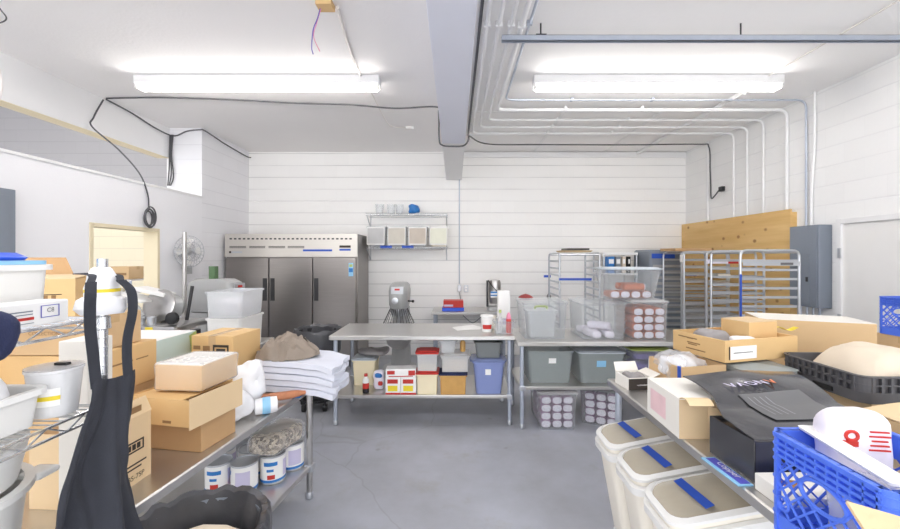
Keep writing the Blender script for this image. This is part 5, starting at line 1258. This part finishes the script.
# lower wire shelf
t = thing('deli_container', 'clear deli container with yellow label on the middle wire shelf', 'container', (-1.035, 1.035, Z2))
M().lathe([(.045, 0), (.055, .11), (.058, .112), (.058, .118), (.053, .118), (.042, .004)], n=28).build('tub', 'frost', t, smooth=True)
M().lathe([(.0578, .1185), (.0578, .122), (.01, .124)], n=28).build('lid', 'film', t, smooth=True)
m = M(); A = [-1.9+1.3*i/10 for i in range(11)]; m.add([(((.0465+.09*z))*1.012*math.cos(a), ((.0465+.09*z))*1.012*math.sin(a), z) for z in (.03, .075) for a in A], [(i, i+1, 12+i, 11+i) for i in range(10)]); m.build('label', 'paper', t)
m = M(); m.add([(((.0465+.09*z))*1.02*math.cos(a), ((.0465+.09*z))*1.02*math.sin(a), z) for z in (.045, .056) for a in A], [(i, i+1, 12+i, 11+i) for i in range(10)]); m.build('label_stripe', 'yellow', t)
M().cbox((.02, .0, .127), (.03, .015, .006)).build('lid_tab', 'black', t)
t = tote('white bin with a plastic bag on the middle wire shelf', (-1.155, .80, Z2), .32, .34, .09, 0, 'white_plastic', .01, .02)
M().blob((.02, .0, .09), (.27, .28, .13), .6, .02, 8, floor=False).build('plastic_bag', 'whitebag', t, smooth=True)
carton('tan carton lying at the back of the middle wire shelf', (-1.31, .2, Z2), .2, .4, .15, 0, 'card', tape='y')
# tubs under it
t = thing('round_tub', 'white round tub with handle lugs on the lower wire shelf', 'tub', (-1.20, .87, Z3))
M().lathe([(.15, 0), (.155, .01), (.185, .31), (.2, .315), (.2, .33), (.18, .33), (.15, .012)], n=40).build('tub', 'white_plastic', t, smooth=True)
for sx in (-1, 1): M().cbox((sx*.205*math.cos(.9), sx*.205*math.sin(.9), .32), (.06, .06, .018)).build('handle', 'white_plastic', t, bevel=.008)
t = thing('round_tub', 'second white round tub nested in the lower shelf tub', 'tub', (-1.20, .87, Z3+.335))
M().lathe([(.17, 0), (.188, .085), (.19, .098), (.182, .1), (.17, .012)], n=40).build('tub', 'white_plastic', t, smooth=True)
# apron
t = thing('apron', 'black apron hanging by its neck strap from the shelf post', 'apron', (0, 0, 0))
def ap(u, v):
    """u along the width (towards the far side), v from bib top down"""
    zt_, zb_ = 1.372, .83
    k = min(1, v/.55); k = k*k*(3-2*k)
    y0 = 1.016-.11*k-.02*v; y1 = 1.152-.012*k+.045*v*v
    y = y0+(y1-y0)*u
    fold = .034*math.sin(u*9.5+3.2*v)*(.08+v)+.014*math.sin(u*23+2.5-4*v)*(v+.05)+.012*noise.noise(Vector((u*4, v*5, 3)))
    return (-.925+.012*v+fold, y, zt_+(zb_-zt_)*v-(.012*math.sin(u*PI)+.016*u)*(1-v))
m = M(); m.grid(ap, 36, 30, .003); m.build('bib_skirt', 'apron', t, smooth=True)
def strap(pts, nm='neck_strap', w=.022):
    P = bez(*pts, n=8); m = M()
    m.grid(lambda u, v: (lambda p: (p.x+.004*(v-.5), p.y+w*(v-.5), p.z))(P[min(len(P)-1, int(round(u*(len(P)-1))))]), len(P)-1, 2, .002)
    m.build(nm, 'apron', t, smooth=True)
strap([(-.92, 1.026, 1.345), (-.915, 1.012, 1.42), (-.905, .992, 1.5), (-.897, .982, 1.555), (-.898, .985, 1.59), (-.915, 1.005, 1.616)], w=.028)
strap([(-.92, 1.126, 1.335), (-.915, 1.115, 1.40), (-.905, 1.105, 1.46), (-.897, 1.112, 1.53), (-.898, 1.108, 1.585), (-.915, 1.095, 1.616)], w=.028)
strap([(-.915, 1.005, 1.616), (-.945, 1.04, 1.632), (-1.012, 1.07, 1.634), (-1.012, 1.13, 1.634), (-.945, 1.12, 1.63), (-.915, 1.095, 1.616)], w=.02)
# near trash can with liner
t = thing('trash_can', 'grey trash can with black liner in the left foreground', 'trash can', (-.868, 1.335, 0))
t.scale = (.93, .93, .99)
M().lathe([(.19, 0), (.2, .02), (.225, .74), (.24, .745), (.24, .765), (.215, .765), (.185, .03)], n=36).build('can', 'panelgrey', t, smooth=True)
prof = [(.243, .5), (.246, .62), (.25, .74), (.25, .782), (.238, .80), (.218, .79), (.2, .72), (.19, .65), (.18, .6)]
rings = []
for r, z in prof:
    rg = []
    for k in range(64):
        a = 2*PI*k/64
        n1 = noise.noise(Vector((math.cos(a)*5, math.sin(a)*5, z*3)))*.014+noise.noise(Vector((math.cos(a)*14, math.sin(a)*14, z*2)))*.006
        rg.append(((r+n1)*math.cos(a), (r+n1)*math.sin(a), z+.02*noise.noise(Vector((math.cos(a)*6, math.sin(a)*6, 4)))))
    rings.append(rg)
M().loft(rings, False, True).build('liner', 'liner', t, smooth=True)
tag(M().blob((-.868, 1.335, .675), (.27, .26, .11), .7, .015, 9).build('crumpled_paper', 'linen', smooth=True), 'crumpled tan paper inside the foreground trash can', 'paper')

# lettering as plain meshes
bpy.context.view_layer.update(); DG = bpy.context.evaluated_depsgraph_get()
for o in [o for o in SC.objects if o.type == 'FONT']:
    me = bpy.data.meshes.new_from_object(o.evaluated_get(DG)); c = o.data; n = bpy.data.objects.new('lettering', me); COL.objects.link(n)
    if not me.materials: me.materials.append(c.materials[0])
    n.parent = o.parent; n.matrix_local = o.matrix_local.copy(); bpy.data.objects.remove(o)
# ================================================================== light, world, camera
w = bpy.data.worlds.new('world'); SC.world = w; w.use_nodes = True
bg = w.node_tree.nodes['Background']; bg.inputs[0].default_value = (.97, .98, 1.0, 1); bg.inputs[1].default_value = 2.1
def area(name, loc, rot, sx, sy, e, col=(1, 1, 1)):
    l = bpy.data.lights.new(name, 'AREA'); l.shape = 'RECTANGLE'; l.size = sx; l.size_y = sy; l.energy = e; l.color = col
    o = bpy.data.objects.new(name, l); COL.objects.link(o); o.location = loc; o.rotation_euler = rot; return o
area('light_beyond_window', (-6, 4.5, 4.4), (0, 0, 0), 2.0, .4, 38, (1, .96, .9))  # unseen area light added to light the side room
for lx in (-1.95, 2.0): area('unseen_fill_lamp', (lx, .6, 3.38), (0, 0, 0), 2.4, .12, 16, (1, .98, .96))  # area lights added out of view overhead to brighten the near room
cam = bpy.data.cameras.new('camera'); co = bpy.data.objects.new('camera', cam); COL.objects.link(co)
co.location = (0, 0, CAMH); co.rotation_euler = (PI/2, 0, 0)
cam.sensor_width = 36; cam.lens = 16.0; cam.shift_x = -5/900; cam.shift_y = -7.5/900; cam.clip_start = .02
SC.camera = co
SC.view_settings.view_transform = 'Standard'; SC.view_settings.look = 'None'; SC.view_settings.exposure = 0.68; SC.view_settings.gamma = 1
SC.view_settings.use_curve_mapping = False
try:
    SC.cycles.max_bounces = 10; SC.cycles.diffuse_bounces = 6; SC.cycles.transparent_max_bounces = 24; SC.cycles.use_denoising = True
    SC.cycles.sample_clamp_indirect = 6
except Exception: pass
